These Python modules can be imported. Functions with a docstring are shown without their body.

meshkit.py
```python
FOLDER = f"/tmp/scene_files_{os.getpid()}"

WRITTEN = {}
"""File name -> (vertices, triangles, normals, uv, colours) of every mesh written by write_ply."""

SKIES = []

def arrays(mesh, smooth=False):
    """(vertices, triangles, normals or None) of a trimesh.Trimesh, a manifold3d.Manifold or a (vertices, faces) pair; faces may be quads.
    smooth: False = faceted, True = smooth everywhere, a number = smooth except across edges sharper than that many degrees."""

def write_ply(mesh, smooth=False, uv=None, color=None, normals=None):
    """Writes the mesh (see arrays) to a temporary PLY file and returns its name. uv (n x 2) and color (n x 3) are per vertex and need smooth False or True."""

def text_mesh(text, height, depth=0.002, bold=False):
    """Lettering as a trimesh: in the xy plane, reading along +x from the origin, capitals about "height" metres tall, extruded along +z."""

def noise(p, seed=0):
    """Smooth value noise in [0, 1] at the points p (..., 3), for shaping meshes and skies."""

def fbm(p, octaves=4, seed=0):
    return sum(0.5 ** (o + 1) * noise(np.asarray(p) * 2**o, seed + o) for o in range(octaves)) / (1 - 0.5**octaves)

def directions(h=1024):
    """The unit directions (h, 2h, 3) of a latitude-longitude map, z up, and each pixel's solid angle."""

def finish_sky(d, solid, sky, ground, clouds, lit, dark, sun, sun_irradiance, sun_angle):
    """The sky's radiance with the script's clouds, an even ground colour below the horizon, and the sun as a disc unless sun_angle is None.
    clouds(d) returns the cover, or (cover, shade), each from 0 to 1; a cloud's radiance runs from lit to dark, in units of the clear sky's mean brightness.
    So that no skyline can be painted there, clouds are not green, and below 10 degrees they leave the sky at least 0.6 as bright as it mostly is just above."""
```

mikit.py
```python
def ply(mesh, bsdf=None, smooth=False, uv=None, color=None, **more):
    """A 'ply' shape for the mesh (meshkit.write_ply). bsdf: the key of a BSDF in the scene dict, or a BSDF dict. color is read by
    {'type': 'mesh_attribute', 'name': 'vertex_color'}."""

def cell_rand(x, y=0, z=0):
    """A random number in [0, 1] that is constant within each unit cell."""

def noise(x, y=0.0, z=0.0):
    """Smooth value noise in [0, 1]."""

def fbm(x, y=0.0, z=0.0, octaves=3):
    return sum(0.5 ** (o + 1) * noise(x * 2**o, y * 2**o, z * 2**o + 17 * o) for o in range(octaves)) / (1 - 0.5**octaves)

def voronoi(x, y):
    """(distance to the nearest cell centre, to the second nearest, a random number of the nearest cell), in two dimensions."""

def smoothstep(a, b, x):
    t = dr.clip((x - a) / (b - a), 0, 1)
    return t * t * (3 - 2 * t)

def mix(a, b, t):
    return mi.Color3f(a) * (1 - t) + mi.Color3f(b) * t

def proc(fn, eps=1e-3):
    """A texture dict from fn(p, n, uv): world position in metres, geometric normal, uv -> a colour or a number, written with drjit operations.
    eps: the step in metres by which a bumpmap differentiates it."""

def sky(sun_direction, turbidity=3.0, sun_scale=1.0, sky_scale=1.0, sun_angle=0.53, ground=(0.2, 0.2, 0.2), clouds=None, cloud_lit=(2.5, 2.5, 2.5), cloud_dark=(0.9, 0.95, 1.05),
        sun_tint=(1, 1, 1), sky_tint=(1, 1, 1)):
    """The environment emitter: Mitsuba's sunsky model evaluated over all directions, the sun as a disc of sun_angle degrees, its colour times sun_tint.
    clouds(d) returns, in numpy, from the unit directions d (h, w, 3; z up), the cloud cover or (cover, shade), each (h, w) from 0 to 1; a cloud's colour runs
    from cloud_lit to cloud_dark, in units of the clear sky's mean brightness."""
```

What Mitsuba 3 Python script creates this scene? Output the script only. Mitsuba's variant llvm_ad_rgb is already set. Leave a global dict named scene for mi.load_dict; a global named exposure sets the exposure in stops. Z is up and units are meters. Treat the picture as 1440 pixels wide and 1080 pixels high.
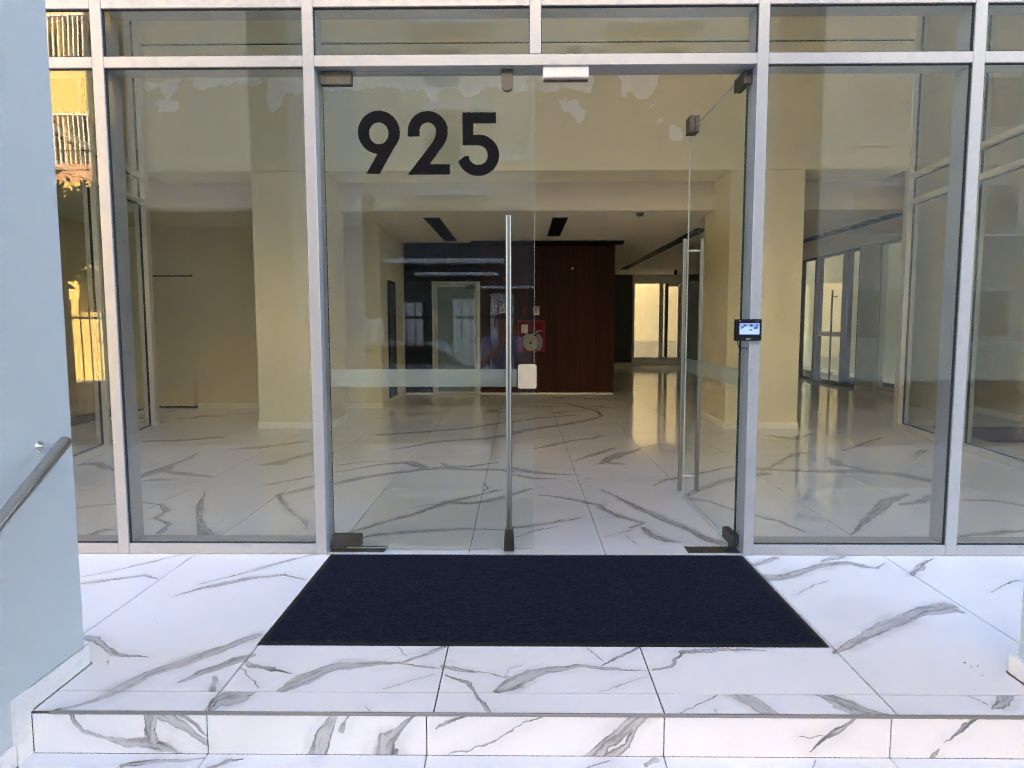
import math
import numpy as np, trimesh, manifold3d, shapely
import drjit as dr, mitsuba as mi, mikit, meshkit
from mikit import noise, fbm, smoothstep, mix, cell_rand, proc
from shapely.geometry import Polygon, Point
from shapely.ops import unary_union

T = mi.ScalarTransform4f
scene, labels = {}, {}
rng = np.random.default_rng(925)

# ---------------------------------------------------------------- camera, sky, exposure
PITCH, YAW, ROLL = 0.08987, 0.01201, -0.00149
EYE = np.array([0.0, -3.8415, 1.345])
_f = np.array([-math.sin(YAW) * math.cos(PITCH), math.cos(YAW) * math.cos(PITCH), -math.sin(PITCH)])
_r = np.cross(_f, [0, 0, 1.0]); _r /= np.linalg.norm(_r)
_u = np.cross(_r, _f)
_up = -math.sin(ROLL) * _r + math.cos(ROLL) * _u
scene['camera'] = {'type': 'perspective', 'fov': 2 * math.degrees(math.atan(720 / 953.0)), 'fov_axis': 'x',
                   'near_clip': 0.02, 'far_clip': 400.0,
                   'to_world': T().look_at(origin=EYE.tolist(), target=(EYE + _f).tolist(), up=_up.tolist())}
SUN = (-0.5, 0.7, 0.577)
scene['sky'] = mikit.sky(SUN, turbidity=2.4, sky_tint=(0.93, 1.0, 1.09))
exposure = 5.4


# ---------------------------------------------------------------- materials
def bs(key, d):
    scene[key] = d
    return key


def pr(key, color, rough=0.5, metal=0.0, two=True, **k):
    c = color if isinstance(color, dict) else {'type': 'rgb', 'value': list(color)}
    d = {'type': 'principled', 'base_color': c, 'roughness': rough, **k}
    if metal:
        d['metallic'] = metal
    return bs(key, {'type': 'twosided', 'bsdf': d} if two else d)


VEINS = {
    'e': [
        [(-2.353,-0.367,0.0021),(-2.22,-0.273,0.0083),(-2.088,-0.132,0.011),(-1.976,-0.004,0.0086)],
        [(-2.299,-0.459,0.0079),(-2.149,-0.389,0.0154),(-2.025,-0.341,0.014),(-1.916,-0.401,0.0028)],
        [(-1.659,-0.454,0.0033),(-1.536,-0.351,0.0071),(-1.395,-0.183,0.016),(-1.266,-0.047,0.0099),(-1.184,0.002,0.0084)],
        [(-1.713,-0.614,0.0031),(-1.618,-0.501,0.0137),(-1.521,-0.443,0.0211),(-1.401,-0.37,0.0163),(-1.264,-0.328,0.017),(-1.13,-0.391,0.004)],
        [(-1.897,-1.042,0.0097),(-1.822,-1.07,0.0204),(-1.738,-1.139,0.0124),(-1.65,-1.204,0.017),(-1.561,-1.223,0.0067),(-1.499,-1.23,0.002)],
        [(-1.608,-1.608,0.0198),(-1.524,-1.543,0.0318),(-1.467,-1.435,0.0228),(-1.423,-1.352,0.0237),(-1.34,-1.259,0.0378),(-1.241,-1.16,0.0265),(-1.177,-1.075,0.0226),(-1.127,-1.035,0.0164)],
        [(-1.292,-1.42,0.0027),(-1.225,-1.341,0.0293),(-1.161,-1.277,0.0442),(-1.094,-1.209,0.0145)],
        [(-1.11,-1.228,0.0036),(-1.06,-1.294,0.0156),(-1.009,-1.303,0.0115),(-0.873,-1.347,0.002)],
        [(-1.103,-1.304,0.005),(-1.04,-1.366,0.0067),(-0.966,-1.454,0.002)],
        [(-1.164,-1.385,0.0092),(-1.135,-1.468,0.0111)],
        [(-1.087,-1.603,0.0062),(-1.077,-1.531,0.0378),(-1.036,-1.507,0.0603),(-0.961,-1.478,0.0087)],
        [(-0.877,-1.466,0.024),(-0.82,-1.399,0.0428),(-0.75,-1.328,0.0389),(-0.704,-1.295,0.0384),(-0.652,-1.278,0.0233),(-0.541,-1.267,0.015),(-0.427,-1.274,0.0106),(-0.301,-1.306,0.0028)],
        [(-0.509,-1.129,0.0022),(-0.456,-1.213,0.0022)],
        [(-0.466,-1.261,0.0033),(-0.409,-1.203,0.0103),(-0.321,-1.131,0.0134)],
        [(-0.503,-1.454,0.002),(-0.332,-1.356,0.0024)],
        [(-0.303,-1.284,0.0187),(-0.235,-1.32,0.0133),(-0.141,-1.34,0.0025),(-0.058,-1.378,0.005),(-0.036,-1.366,0.002)],
        [(-0.29,-1.359,0.0045),(-0.209,-1.41,0.0088),(-0.16,-1.475,0.0042),(-0.111,-1.604,0.01)],
        [(-0.091,-1.47,0.0202),(-0.022,-1.417,0.0403),(0.041,-1.348,0.0304),(0.107,-1.306,0.0238),(0.229,-1.283,0.013),(0.366,-1.3,0.009),(0.492,-1.317,0.0021)],
        [(0.272,-1.126,0.003),(0.332,-1.235,0.0026)],
        [(0.322,-1.278,0.002),(0.387,-1.215,0.0081),(0.487,-1.134,0.0103)],
        [(0.512,-1.308,0.0051),(0.592,-1.279,0.0088),(0.624,-1.223,0.0073),(0.662,-1.183,0.007),(0.73,-1.142,0.0033)],
        [(0.286,-1.471,0.002),(0.377,-1.413,0.0022),(0.474,-1.366,0.002)],
        [(-0.539,-1.571,0.002),(-0.514,-1.608,0.002)],
        [(-0.058,-1.375,0.002),(-0.041,-1.304,0.002),(0.005,-1.266,0.002)],
        [(1.289,-0.338,0.0527),(1.361,-0.348,0.0416),(1.438,-0.31,0.0328),(1.563,-0.222,0.0332),(1.694,-0.159,0.0362),(1.844,-0.12,0.0265),(1.899,-0.168,0.0252),(1.959,-0.204,0.008),(2.043,-0.119,0.002)],
        [(1.706,-0.102,0.0113),(1.8,-0.044,0.023),(1.863,-0.023,0.0133)],
        [(1.299,-0.162,0.0201),(1.474,-0.046,0.0191)],
        [(1.283,-1.168,0.0077),(1.409,-1.067,0.0249),(1.586,-0.938,0.0306),(1.763,-0.828,0.0384),(1.913,-0.758,0.0447),(2.023,-0.722,0.0578),(2.056,-0.775,0.0146)],
        [(2.099,-0.298,0.0138),(2.182,-0.21,0.0237),(2.269,-0.117,0.0128),(2.361,-0.039,0.002)],
        [(2.349,-0.521,0.002),(2.47,-0.449,0.0025),(2.611,-0.371,0.0078)],
        [(0.802,-1.49,0.0431),(0.835,-1.544,0.0324),(0.861,-1.609,0.0289)],
        [(1.094,-1.488,0.0223),(1.147,-1.555,0.0499),(1.207,-1.584,0.0214),(1.253,-1.605,0.0034)],
        [(1.613,-1.487,0.0031),(1.651,-1.543,0.0028)],
        [(1.753,-1.481,0.0232),(1.683,-1.55,0.0162),(1.647,-1.573,0.0027)],
        [(0.563,-1.597,0.002),(0.626,-1.545,0.0028),(0.701,-1.486,0.002)],
        [(0.665,-1.167,0.012),(0.796,-1.152,0.014),(0.916,-1.141,0.0065),(1.01,-1.15,0.002)],
        [(1.357,-0.588,0.0023),(1.466,-0.482,0.002),(1.608,-0.379,0.0028)],
        [(0.676,-1.575,0.002),(0.678,-1.611,0.002)],
    ],
    'r': [
        [(-1.556,-0.012,0.013),(-1.53,-0.068,0.0223),(-1.461,-0.098,0.013),(-1.37,-0.113,0.0135),(-1.303,-0.106,0.022),(-1.238,-0.127,0.0222),(-1.181,-0.158,0.0089)],
        [(-1.282,-0.01,0.0248),(-1.293,-0.067,0.017),(-1.279,-0.11,0.025)],
        [(-1.232,-0.01,0.0259),(-1.16,-0.057,0.0147),(-1.112,-0.1,0.0131),(-1.092,-0.127,0.0039)],
        [(-1.166,-0.01,0.0132),(-1.11,-0.057,0.0085),(-1.094,-0.083,0.0036)],
        [(-0.645,-0.008,0.0162),(-0.688,-0.081,0.0286),(-0.715,-0.168,0.037)],
        [(-0.373,-0.012,0.0039),(-0.428,-0.062,0.017),(-0.465,-0.105,0.037),(-0.475,-0.168,0.0534)],
        [(-0.217,-0.015,0.0051),(-0.258,-0.026,0.01),(-0.292,-0.054,0.0035)],
        [(-0.189,-0.134,0.002),(-0.061,-0.077,0.002),(0.053,-0.017,0.002)],
        [(0.397,-0.012,0.0293),(0.356,-0.048,0.0212),(0.292,-0.109,0.0167),(0.243,-0.166,0.0336)],
        [(0.397,-0.039,0.0099),(0.365,-0.1,0.0106),(0.308,-0.152,0.0212)],
        [(-0.621,-0.063,0.0121),(-0.604,-0.028,0.0034)],
        [(1.138,-0.016,0.0061),(1.089,-0.054,0.0097),(1.05,-0.077,0.0061),(0.995,-0.127,0.002)],
        [(1.556,-0.012,0.0035),(1.518,-0.052,0.0092),(1.456,-0.098,0.0021)],
        [(1.437,-0.123,0.0021),(1.422,-0.141,0.0095),(1.407,-0.16,0.0057)],
        [(0.96,-0.077,0.002),(1.058,-0.073,0.002)],
    ],
    't': [
        [(-1.354,-1.685,0.0136),(-1.263,-1.66,0.0209),(-1.172,-1.646,0.0164),(-1.096,-1.633,0.0039)],
        [(-1.056,-1.683,0.0101),(-1.011,-1.657,0.0139),(-0.96,-1.642,0.0039)],
        [(1.013,-1.629,0.002),(0.98,-1.669,0.002)],
        [(0.422,-1.662,0.0094),(0.461,-1.63,0.0147)],
        [(0.228,-1.674,0.002),(0.305,-1.638,0.002)],
    ],
    'i': [
        [(-1.765,1.557,0.0261),(-1.552,1.749,0.046),(-1.359,1.985,0.0394),(-1.153,2.143,0.0367),(-0.894,2.323,0.0461),(-0.68,2.379,0.0555),(-0.454,2.311,0.04),(-0.162,2.279,0.0326),(-0.088,2.213,0.0346)],
        [(-1.689,2.172,0.0117),(-1.456,2.41,0.0216),(-1.265,2.576,0.0296),(-1.073,2.614,0.0698),(-0.94,2.433,0.0442),(-0.838,2.344,0.018)],
        [(-1.135,0.38,0.0115),(-1.007,0.533,0.0151),(-0.88,0.696,0.0217),(-0.768,0.812,0.0176),(-0.677,0.955,0.0219),(-0.539,1.173,0.0293),(-0.382,1.314,0.0242),(-0.143,1.567,0.0113)],
        [(-0.995,0.301,0.0056),(-0.903,0.388,0.0197),(-0.725,0.416,0.0152),(-0.527,0.467,0.0156),(-0.323,0.503,0.014),(-0.115,0.47,0.0104),(-0.012,0.522,0.0123),(0.136,0.594,0.0159),(0.334,0.705,0.0125),(0.426,0.762,0.005)],
        [(-0.526,1.16,0.0176),(-0.369,1.129,0.0265),(-0.254,1.198,0.0258),(-0.039,1.414,0.021),(0.088,1.595,0.0044)],
        [(-1.702,4.24,0.0585),(-1.381,4.382,0.0531),(-1.014,4.567,0.0419),(-0.672,4.761,0.0388),(-0.382,5.101,0.0368),(0.289,5.705,0.0497),(0.782,5.987,0.0288)],
        [(-1.369,3.287,0.0078),(-1.223,3.426,0.0215),(-1.05,3.67,0.0341),(-0.75,3.877,0.0349),(-0.39,3.986,0.0376),(-0.06,4.327,0.0431),(0.262,4.829,0.0298)],
        [(-0.804,2.668,0.0048),(-0.688,2.449,0.023),(-0.463,2.436,0.0274),(-0.217,2.633,0.0152)],
        [(-1.743,2.479,0.0105),(-1.509,2.642,0.0151),(-1.287,2.689,0.0076)],
        [(-0.778,1.017,0.0043),(-0.65,1.105,0.0043)],
        [(-0.309,1.785,0.0038),(-0.254,1.593,0.0075),(-0.293,1.488,0.0046)],
        [(-0.09,4.39,0.0651),(0.145,4.686,0.0647),(0.521,5.003,0.0552),(0.939,5.488,0.0418),(1.184,5.906,0.0329),(1.181,6.473,0.0333),(0.916,7.085,0.0359),(0.731,7.525,0.0188)],
        [(0.143,3.333,0.0117),(0.354,3.558,0.034),(0.605,3.859,0.0183),(0.834,3.987,0.0232),(0.963,4.158,0.028)],
        [(0.533,2.691,0.0047),(0.73,2.994,0.025),(0.867,3.177,0.037),(1.018,3.391,0.01)],
        [(0.765,2.56,0.0187),(0.893,2.784,0.0675),(1.048,3.075,0.0602),(1.167,3.157,0.04),(1.297,3.393,0.0115),(1.599,3.68,0.0103)],
        [(0.869,2.604,0.0517),(1.004,2.544,0.0083)],
        [(-0.086,2.37,0.0552),(0.019,2.282,0.0566),(0.22,2.135,0.0356),(0.5,2.077,0.0075)],
        [(-0.065,2.088,0.0309),(0.132,1.944,0.0342),(0.311,1.945,0.0075)],
        [(0.656,1.567,0.0047),(0.754,1.301,0.0195),(0.83,1.059,0.0341),(0.939,0.839,0.0315),(1.002,0.703,0.04),(1.088,0.533,0.0353),(1.159,0.337,0.0401),(1.221,0.228,0.0314)],
        [(0.148,1.383,0.0057),(0.32,1.298,0.0155),(0.469,1.188,0.0226),(0.585,1.083,0.0211),(0.641,0.884,0.0236),(0.727,0.746,0.0279),(0.823,0.636,0.0177),(0.736,0.53,0.0174)],
        [(0.811,0.531,0.0155),(0.844,0.353,0.034),(0.907,0.261,0.03),(0.991,0.226,0.0036)],
        [(-0.049,0.525,0.0154),(0.076,0.567,0.018),(0.203,0.632,0.0125),(0.298,0.72,0.0028)],
        [(-0.035,0.328,0.0081),(0.098,0.465,0.0079),(0.237,0.547,0.0034)],
        [(0.67,0.379,0.0027),(0.709,0.188,0.0028)],
        [(0.533,0.332,0.003),(0.748,0.49,0.0054)],
        [(1.107,1.697,0.0049),(1.28,1.922,0.0194),(1.449,2.023,0.0221),(1.66,2.196,0.0165),(1.988,2.438,0.0155)],
        [(1.304,1.361,0.0124),(1.42,1.528,0.0294),(1.623,1.766,0.0453),(1.813,1.925,0.0457),(2.22,2.161,0.0355)],
        [(1.312,1.276,0.011),(1.432,1.195,0.0123),(1.549,0.939,0.012)],
        [(1.643,0.82,0.0123),(1.701,0.73,0.0135),(1.821,0.643,0.0044)],
        [(-3.376,1.847,0.0287),(-3.369,2.013,0.0625),(-3.301,2.275,0.0795),(-3.332,2.546,0.0335),(-3.308,2.783,0.0208),(-3.373,3.165,0.0055)],
        [(-3.288,2.25,0.0387),(-3.067,2.131,0.0505),(-2.716,1.994,0.0127)],
        [(-3.226,1.848,0.0125),(-3.143,1.881,0.0347),(-2.992,1.882,0.011)],
        [(-2.856,1.142,0.0094),(-2.667,1.077,0.0187),(-2.545,0.906,0.0203),(-2.531,0.725,0.0123),(-2.36,0.59,0.019),(-2.328,0.4,0.0228)],
        [(-2.537,1.499,0.0047),(-2.36,1.023,0.0262),(-2.213,0.692,0.0215),(-2.09,0.495,0.0375),(-1.999,0.361,0.0511)],
        [(-1.685,1.63,0.0516),(-1.902,1.364,0.0201),(-1.657,0.912,0.0155),(-1.484,0.697,0.0172),(-1.388,0.469,0.0028)],
        [(-2.495,2.483,0.014),(-2.335,2.577,0.0832),(-2.294,2.788,0.0509),(-2.14,3.09,0.0463)],
        [(-4.295,3.775,0.0521),(-3.876,3.873,0.076),(-3.56,4.074,0.0447)],
        [(-2.118,1.698,0.0149),(-1.829,2.022,0.0203)],
        [(-3.116,3.281,0.0273),(-2.825,3.418,0.0715),(-2.433,3.781,0.0354)],
        [(-4.314,2.501,0.062),(-4.105,2.569,0.0535),(-3.9,2.372,0.044),(-3.573,2.188,0.0501)],
        [(-3.277,0.978,0.0139),(-3.029,1.1,0.0192)],
        [(-2.776,0.251,0.0158),(-2.722,0.459,0.0308),(-2.646,0.46,0.0125)],
        [(1.965,2.17,0.0314),(2.183,2.358,0.0572),(2.639,2.244,0.0443),(3.103,2.247,0.0842),(3.351,2.136,0.0916),(3.51,1.849,0.0527)],
        [(3.094,2.874,0.0217),(3.026,2.545,0.0744),(3.13,2.363,0.0281)],
        [(2.112,0.393,0.0071),(2.415,0.776,0.0296),(2.75,1.183,0.0514),(3.037,1.42,0.0237)],
        [(2.81,1.106,0.0217),(3.007,1.185,0.0356),(3.206,1.389,0.023)],
        [(3.831,2.709,0.0051),(4.176,3.186,0.0438),(4.275,3.282,0.0318)],
        [(3.403,3.24,0.0152),(3.957,3.8,0.0205),(4.201,4.03,0.0182)],
        [(1.649,0.813,0.0242),(1.769,0.69,0.0159),(1.831,0.448,0.0053)],
        [(3.346,1.236,0.01),(3.579,1.238,0.0238),(3.705,1.093,0.0171)],
        [(2.784,0.363,0.0169),(3.026,0.435,0.0287),(3.265,0.487,0.0173)],
        [(2.989,4.22,0.0346),(3.179,3.98,0.0828),(3.533,4.347,0.0205)],
        [(2.149,2.171,0.0079),(2.807,3.05,0.0269),(2.986,3.143,0.0193)],
    ],
}


def segs(k):
    """Segments of the strokes: (ax, ay, half width, bx, by, half width, length run so far)."""
    out, run = [], 0.0
    for s in VEINS[k]:
        run += 3.7
        for a, b in zip(s[:-1], s[1:]):
            out.append((*a, *b, run))
            run += math.hypot(b[0] - a[0], b[1] - a[1])
    return out


def vein_sdf(x, y, sg):
    """(signed distance to the veins' rim, distance run along the vein, signed lateral distance, half width)."""
    wx = x + 0.024 * (noise(x * 8, y * 8, 1.5) - 0.5) + 0.016 * (noise(x * 27, y * 27, 3.5) - 0.5) + 0.009 * (noise(x * 75, y * 75, 7.5) - 0.5) + 0.004 * (noise(x * 210, y * 210, 5.5) - 0.5)
    wy = y + 0.028 * (noise(x * 8, y * 8, 11.5) - 0.5) + 0.018 * (noise(x * 27, y * 27, 13.5) - 0.5) + 0.010 * (noise(x * 75, y * 75, 17.5) - 0.5) + 0.004 * (noise(x * 210, y * 210, 15.5) - 0.5)
    s, run, lat, half = mi.Float(9.0), mi.Float(0.0), mi.Float(0.0), mi.Float(0.01)
    for ax, ay, aw, bx, by, bw, r0 in sg:
        dx, dy = bx - ax, by - ay
        l2 = dx * dx + dy * dy
        L = math.sqrt(l2)
        px, py = wx - ax, wy - ay
        t = dr.clip((px * dx + py * dy) * (1.0 / l2), 0, 1)
        ex, ey = px - t * dx, py - t * dy
        hw = aw + (bw - aw) * t
        d = dr.sqrt(ex * ex + ey * ey) - hw
        near = d < s
        s = dr.select(near, d, s)
        run = dr.select(near, r0 + L * t, run)
        lat = dr.select(near, (px * dy - py * dx) * (1.0 / L), lat)
        half = dr.select(near, hw, half)
    return s, run, lat, half


BASE = (0.745, 0.745, 0.74)


def marble_color(x, y, vein, generic, ang=0.35):
    """Porcelain slab print: white ground, grey veins along the strokes, hairlines, faint clouds."""
    s, run, lat, half = vein
    s = s + half * 0.55 * smoothstep(0.52, 0.80, fbm(run * 7, lat * 22, 6.1))
    u, v = x * math.cos(ang) + y * math.sin(ang), -x * math.sin(ang) + y * math.cos(ang)
    streak = fbm(run * 9 + 0.6 * noise(x * 30, y * 30), lat * 95, 2.2, octaves=4)
    fine = fbm(run * 22, lat * 260, 8.2)
    soft = 0.0014 + 0.007 * smoothstep(0.45, 0.75, noise(run * 5, lat * 10, 3.3)) * smoothstep(0.008, 0.03, half)
    inside = smoothstep(soft, -soft, s)
    rim = smoothstep(-0.0065, -0.0008, s) * smoothstep(0.40, 0.62, noise(run * 11, lat * 14, 4.4)) * smoothstep(0.004, 0.012, half)
    tone = 0.64 - 0.26 * smoothstep(0.42, 0.70, streak) - 0.20 * smoothstep(0.55, 0.75, fine) - 0.42 * rim - 0.22 * smoothstep(0.012, 0.003, half)
    cloud = 1.0 - 0.15 * smoothstep(0.055, 0.0, s) * smoothstep(0.42, 0.68, fbm(x * 9, y * 9, 7.7)) * smoothstep(0.004, 0.016, half) - 0.07 * smoothstep(0.5, 0.8, fbm(u * 1.6, v * 3.0, 9.1)) - 0.05 * smoothstep(0.05, 0.0, s)
    hn = dr.abs(fbm(u * 1.3 + 3.7, v * 2.6, 5.2, octaves=4) - 0.5)
    hair = smoothstep(0.004, 0.0, hn) * smoothstep(0.58, 0.78, noise(u * 1.1, v * 1.9, 8.8)) * 0.22
    k = (1.0 - inside) * cloud * (1.0 - hair) + inside * dr.clip(tone, 0.2, 1.0)
    if generic is not None:
        n2 = dr.abs(fbm(u * 0.42 + 9.3, v * 1.15 + 1.7, 1.1, octaves=5) - 0.5)
        w = 0.022 * smoothstep(0.42, 0.8, noise(u * 0.5, v * 0.9, 6.6))
        g = smoothstep(w, w * 0.4, n2) * smoothstep(0.002, 0.006, w) * generic
        k = k * (1.0 - g * (0.30 + 0.35 * smoothstep(0.3, 0.7, fbm(u * 9, v * 55, 2.2))))
    warm = mi.Color3f(1.0, 0.985, 0.965) * (1 - k) + mi.Color3f(1, 1, 1) * k
    return mi.Color3f(*BASE) * k * warm


def run_on(strokes, lo, hi, tol=0.03, by=0.07):
    """Strokes that end at a tile's edge run on past it, so that the joint cuts them straight."""
    out = []
    for s in strokes:
        s = list(s)
        for i, j in ((0, 1), (-1, -2)):
            p, q = s[i], s[j]
            d = math.hypot(p[0] - q[0], p[1] - q[1])
            if min(abs(p[1] - lo), abs(p[1] - hi)) < tol and d > 1e-6:
                e = ((p[0] + (p[0] - q[0]) / d * by), (p[1] + (p[1] - q[1]) / d * by), p[2])
                s = [e] + s if i == 0 else s + [e]
        out.append(s)
    return out


JY = -1.479
VEINS['n'] = run_on([s for s in VEINS['e'] if min(p[1] for p in s) < JY - 0.02], -1.605, JY)
VEINS['e'] = [s for s in VEINS['e'] if max(p[1] for p in s) > JY + 0.01]
VEINS['r'] = run_on(VEINS['r'], -0.152, -0.0105, 0.02)
SE, SI, SR, SN, ST = segs('e'), segs('i'), segs('r'), segs('n'), segs('t')


def marble_landing(p, n, uv):
    a, b = vein_sdf(p.x, p.y, SE), vein_sdf(p.x, p.y, SN)
    nose = p.y < JY
    v = [dr.select(nose, q, r) for q, r in zip(b, a)]
    return marble_color(p.x, p.y, v, smoothstep(2.3, 2.5, dr.abs(p.x)))


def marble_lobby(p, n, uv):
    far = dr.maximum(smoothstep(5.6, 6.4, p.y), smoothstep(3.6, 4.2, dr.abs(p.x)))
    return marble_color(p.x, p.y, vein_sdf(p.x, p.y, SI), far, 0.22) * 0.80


def marble_riser(p, n, uv):
    return marble_color(p.x, p.z, vein_sdf(p.x, p.z, SR), None, 0.9) * 1.10


def marble_tread(p, n, uv):
    return marble_color(p.x, p.y, vein_sdf(p.x, p.y, ST), None)


def floor_rough(base, amp):
    return proc(lambda p, n, uv: base + amp * fbm(p.x * 2.3, p.y * 2.3, 4.0))


pr('landing_marble', proc(marble_landing), floor_rough(0.30, 0.10))
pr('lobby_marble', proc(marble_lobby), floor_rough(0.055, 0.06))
pr('riser_marble', proc(marble_riser), 0.32)
pr('tread_marble', proc(marble_tread), 0.32)
pr('grout', (0.085, 0.075, 0.065), 0.9)
pr('soil_grout', (0.11, 0.085, 0.065), 0.95)


def paint(color, amp=0.06, sc=1.0):
    c = mi.Color3f
    def fn(p, n, uv):
        k = 1.0 - amp * (fbm(p.x * 1.1 * sc + p.y * 0.7, p.z * 1.3 * sc, p.y * 0.6, octaves=4) - 0.3)
        k = k - 0.03 * smoothstep(0.62, 0.8, fbm(p.x * 6 + p.y * 5, p.z * 5, 2.0))
        return c(*color) * k
    return proc(fn)


WALL = (0.77, 0.72, 0.535)
bump_wall = proc(lambda p, n, uv: 0.0012 * fbm((p.x + p.y) * 45, p.z * 45, p.y * 10, octaves=3) + 0.004 * fbm((p.x + p.y) * 2.2, p.z * 2.2, 1.0))


def bumped(key, bump, color, rough, **k):
    c = color if isinstance(color, dict) else {'type': 'rgb', 'value': list(color)}
    return bs(key, {'type': 'twosided', 'bsdf': {'type': 'bumpmap', 'arbitrary': bump, 'scale': 1.0, 'bsdf': {'type': 'principled', 'base_color': c, 'roughness': rough, **k}}})


bumped('beige_paint', bump_wall, paint(WALL), 0.62)
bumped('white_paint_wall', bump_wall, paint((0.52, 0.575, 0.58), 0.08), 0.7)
pr('ceiling_paint', paint((0.66, 0.61, 0.50), 0.05), 0.8)
pr('plaster_filler', paint((0.93, 0.915, 0.85), 0.10, 6.0), 0.85)


def skirting_col(p, n, uv):
    d = smoothstep(0.55, 0.75, fbm(p.x * 14 + p.y * 9, p.z * 30, p.y * 14, octaves=4))
    return mix((0.78, 0.77, 0.73), (0.40, 0.36, 0.30), d * 0.22)


pr('skirting_white', proc(skirting_col), 0.45)
pr('skirting_cream', (0.88, 0.845, 0.74), 0.4)


def alu_col(p, n, uv):
    k = 0.97 + 0.05 * fbm(p.x * 3.0 + p.y * 20, p.z * 1.5, 3.0) - 0.06 * smoothstep(0.66, 0.8, fbm(p.x * 17, p.z * 17, p.y * 9))
    return mi.Color3f(0.43, 0.43, 0.43) * k


pr('aluminium', proc(alu_col), proc(lambda p, n, uv: 0.34 + 0.12 * fbm(p.x * 30, p.z * 4, p.y * 30)), 0.45)
pr('aluminium_inside', (0.60, 0.575, 0.50), 0.45, 0.25)
pr('dark_metal', (0.12, 0.115, 0.11), 0.4, 0.5)
pr('steel', (0.29, 0.265, 0.235), proc(lambda p, n, uv: 0.28 + 0.10 * noise(p.x * 300, p.z * 9, p.y * 300)), 0.95)
pr('steel_fitting', (0.105, 0.10, 0.092), 0.42, 0.8)
pr('nosing_metal', (0.34, 0.33, 0.31), 0.4, 0.8)
pr('charcoal_paint', (0.085, 0.085, 0.075), 0.8)
pr('facade_shade', paint((0.075, 0.07, 0.066), 0.15), 0.85)
pr('rail_steel', (0.52, 0.51, 0.50), proc(lambda p, n, uv: 0.17 + 0.08 * noise(p.x * 200, p.y * 12, p.z * 200)), 1.0)
pr('chrome', (0.8, 0.8, 0.8), 0.08, 1.0)
pr('gasket_rubber', (0.045, 0.045, 0.045), 0.6, specular=0.2)
pr('rubber', (0.012, 0.012, 0.013), 0.6, specular=0.2)
pr('black_plastic', (0.006, 0.006, 0.007), 0.3, specular=0.3)
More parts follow.
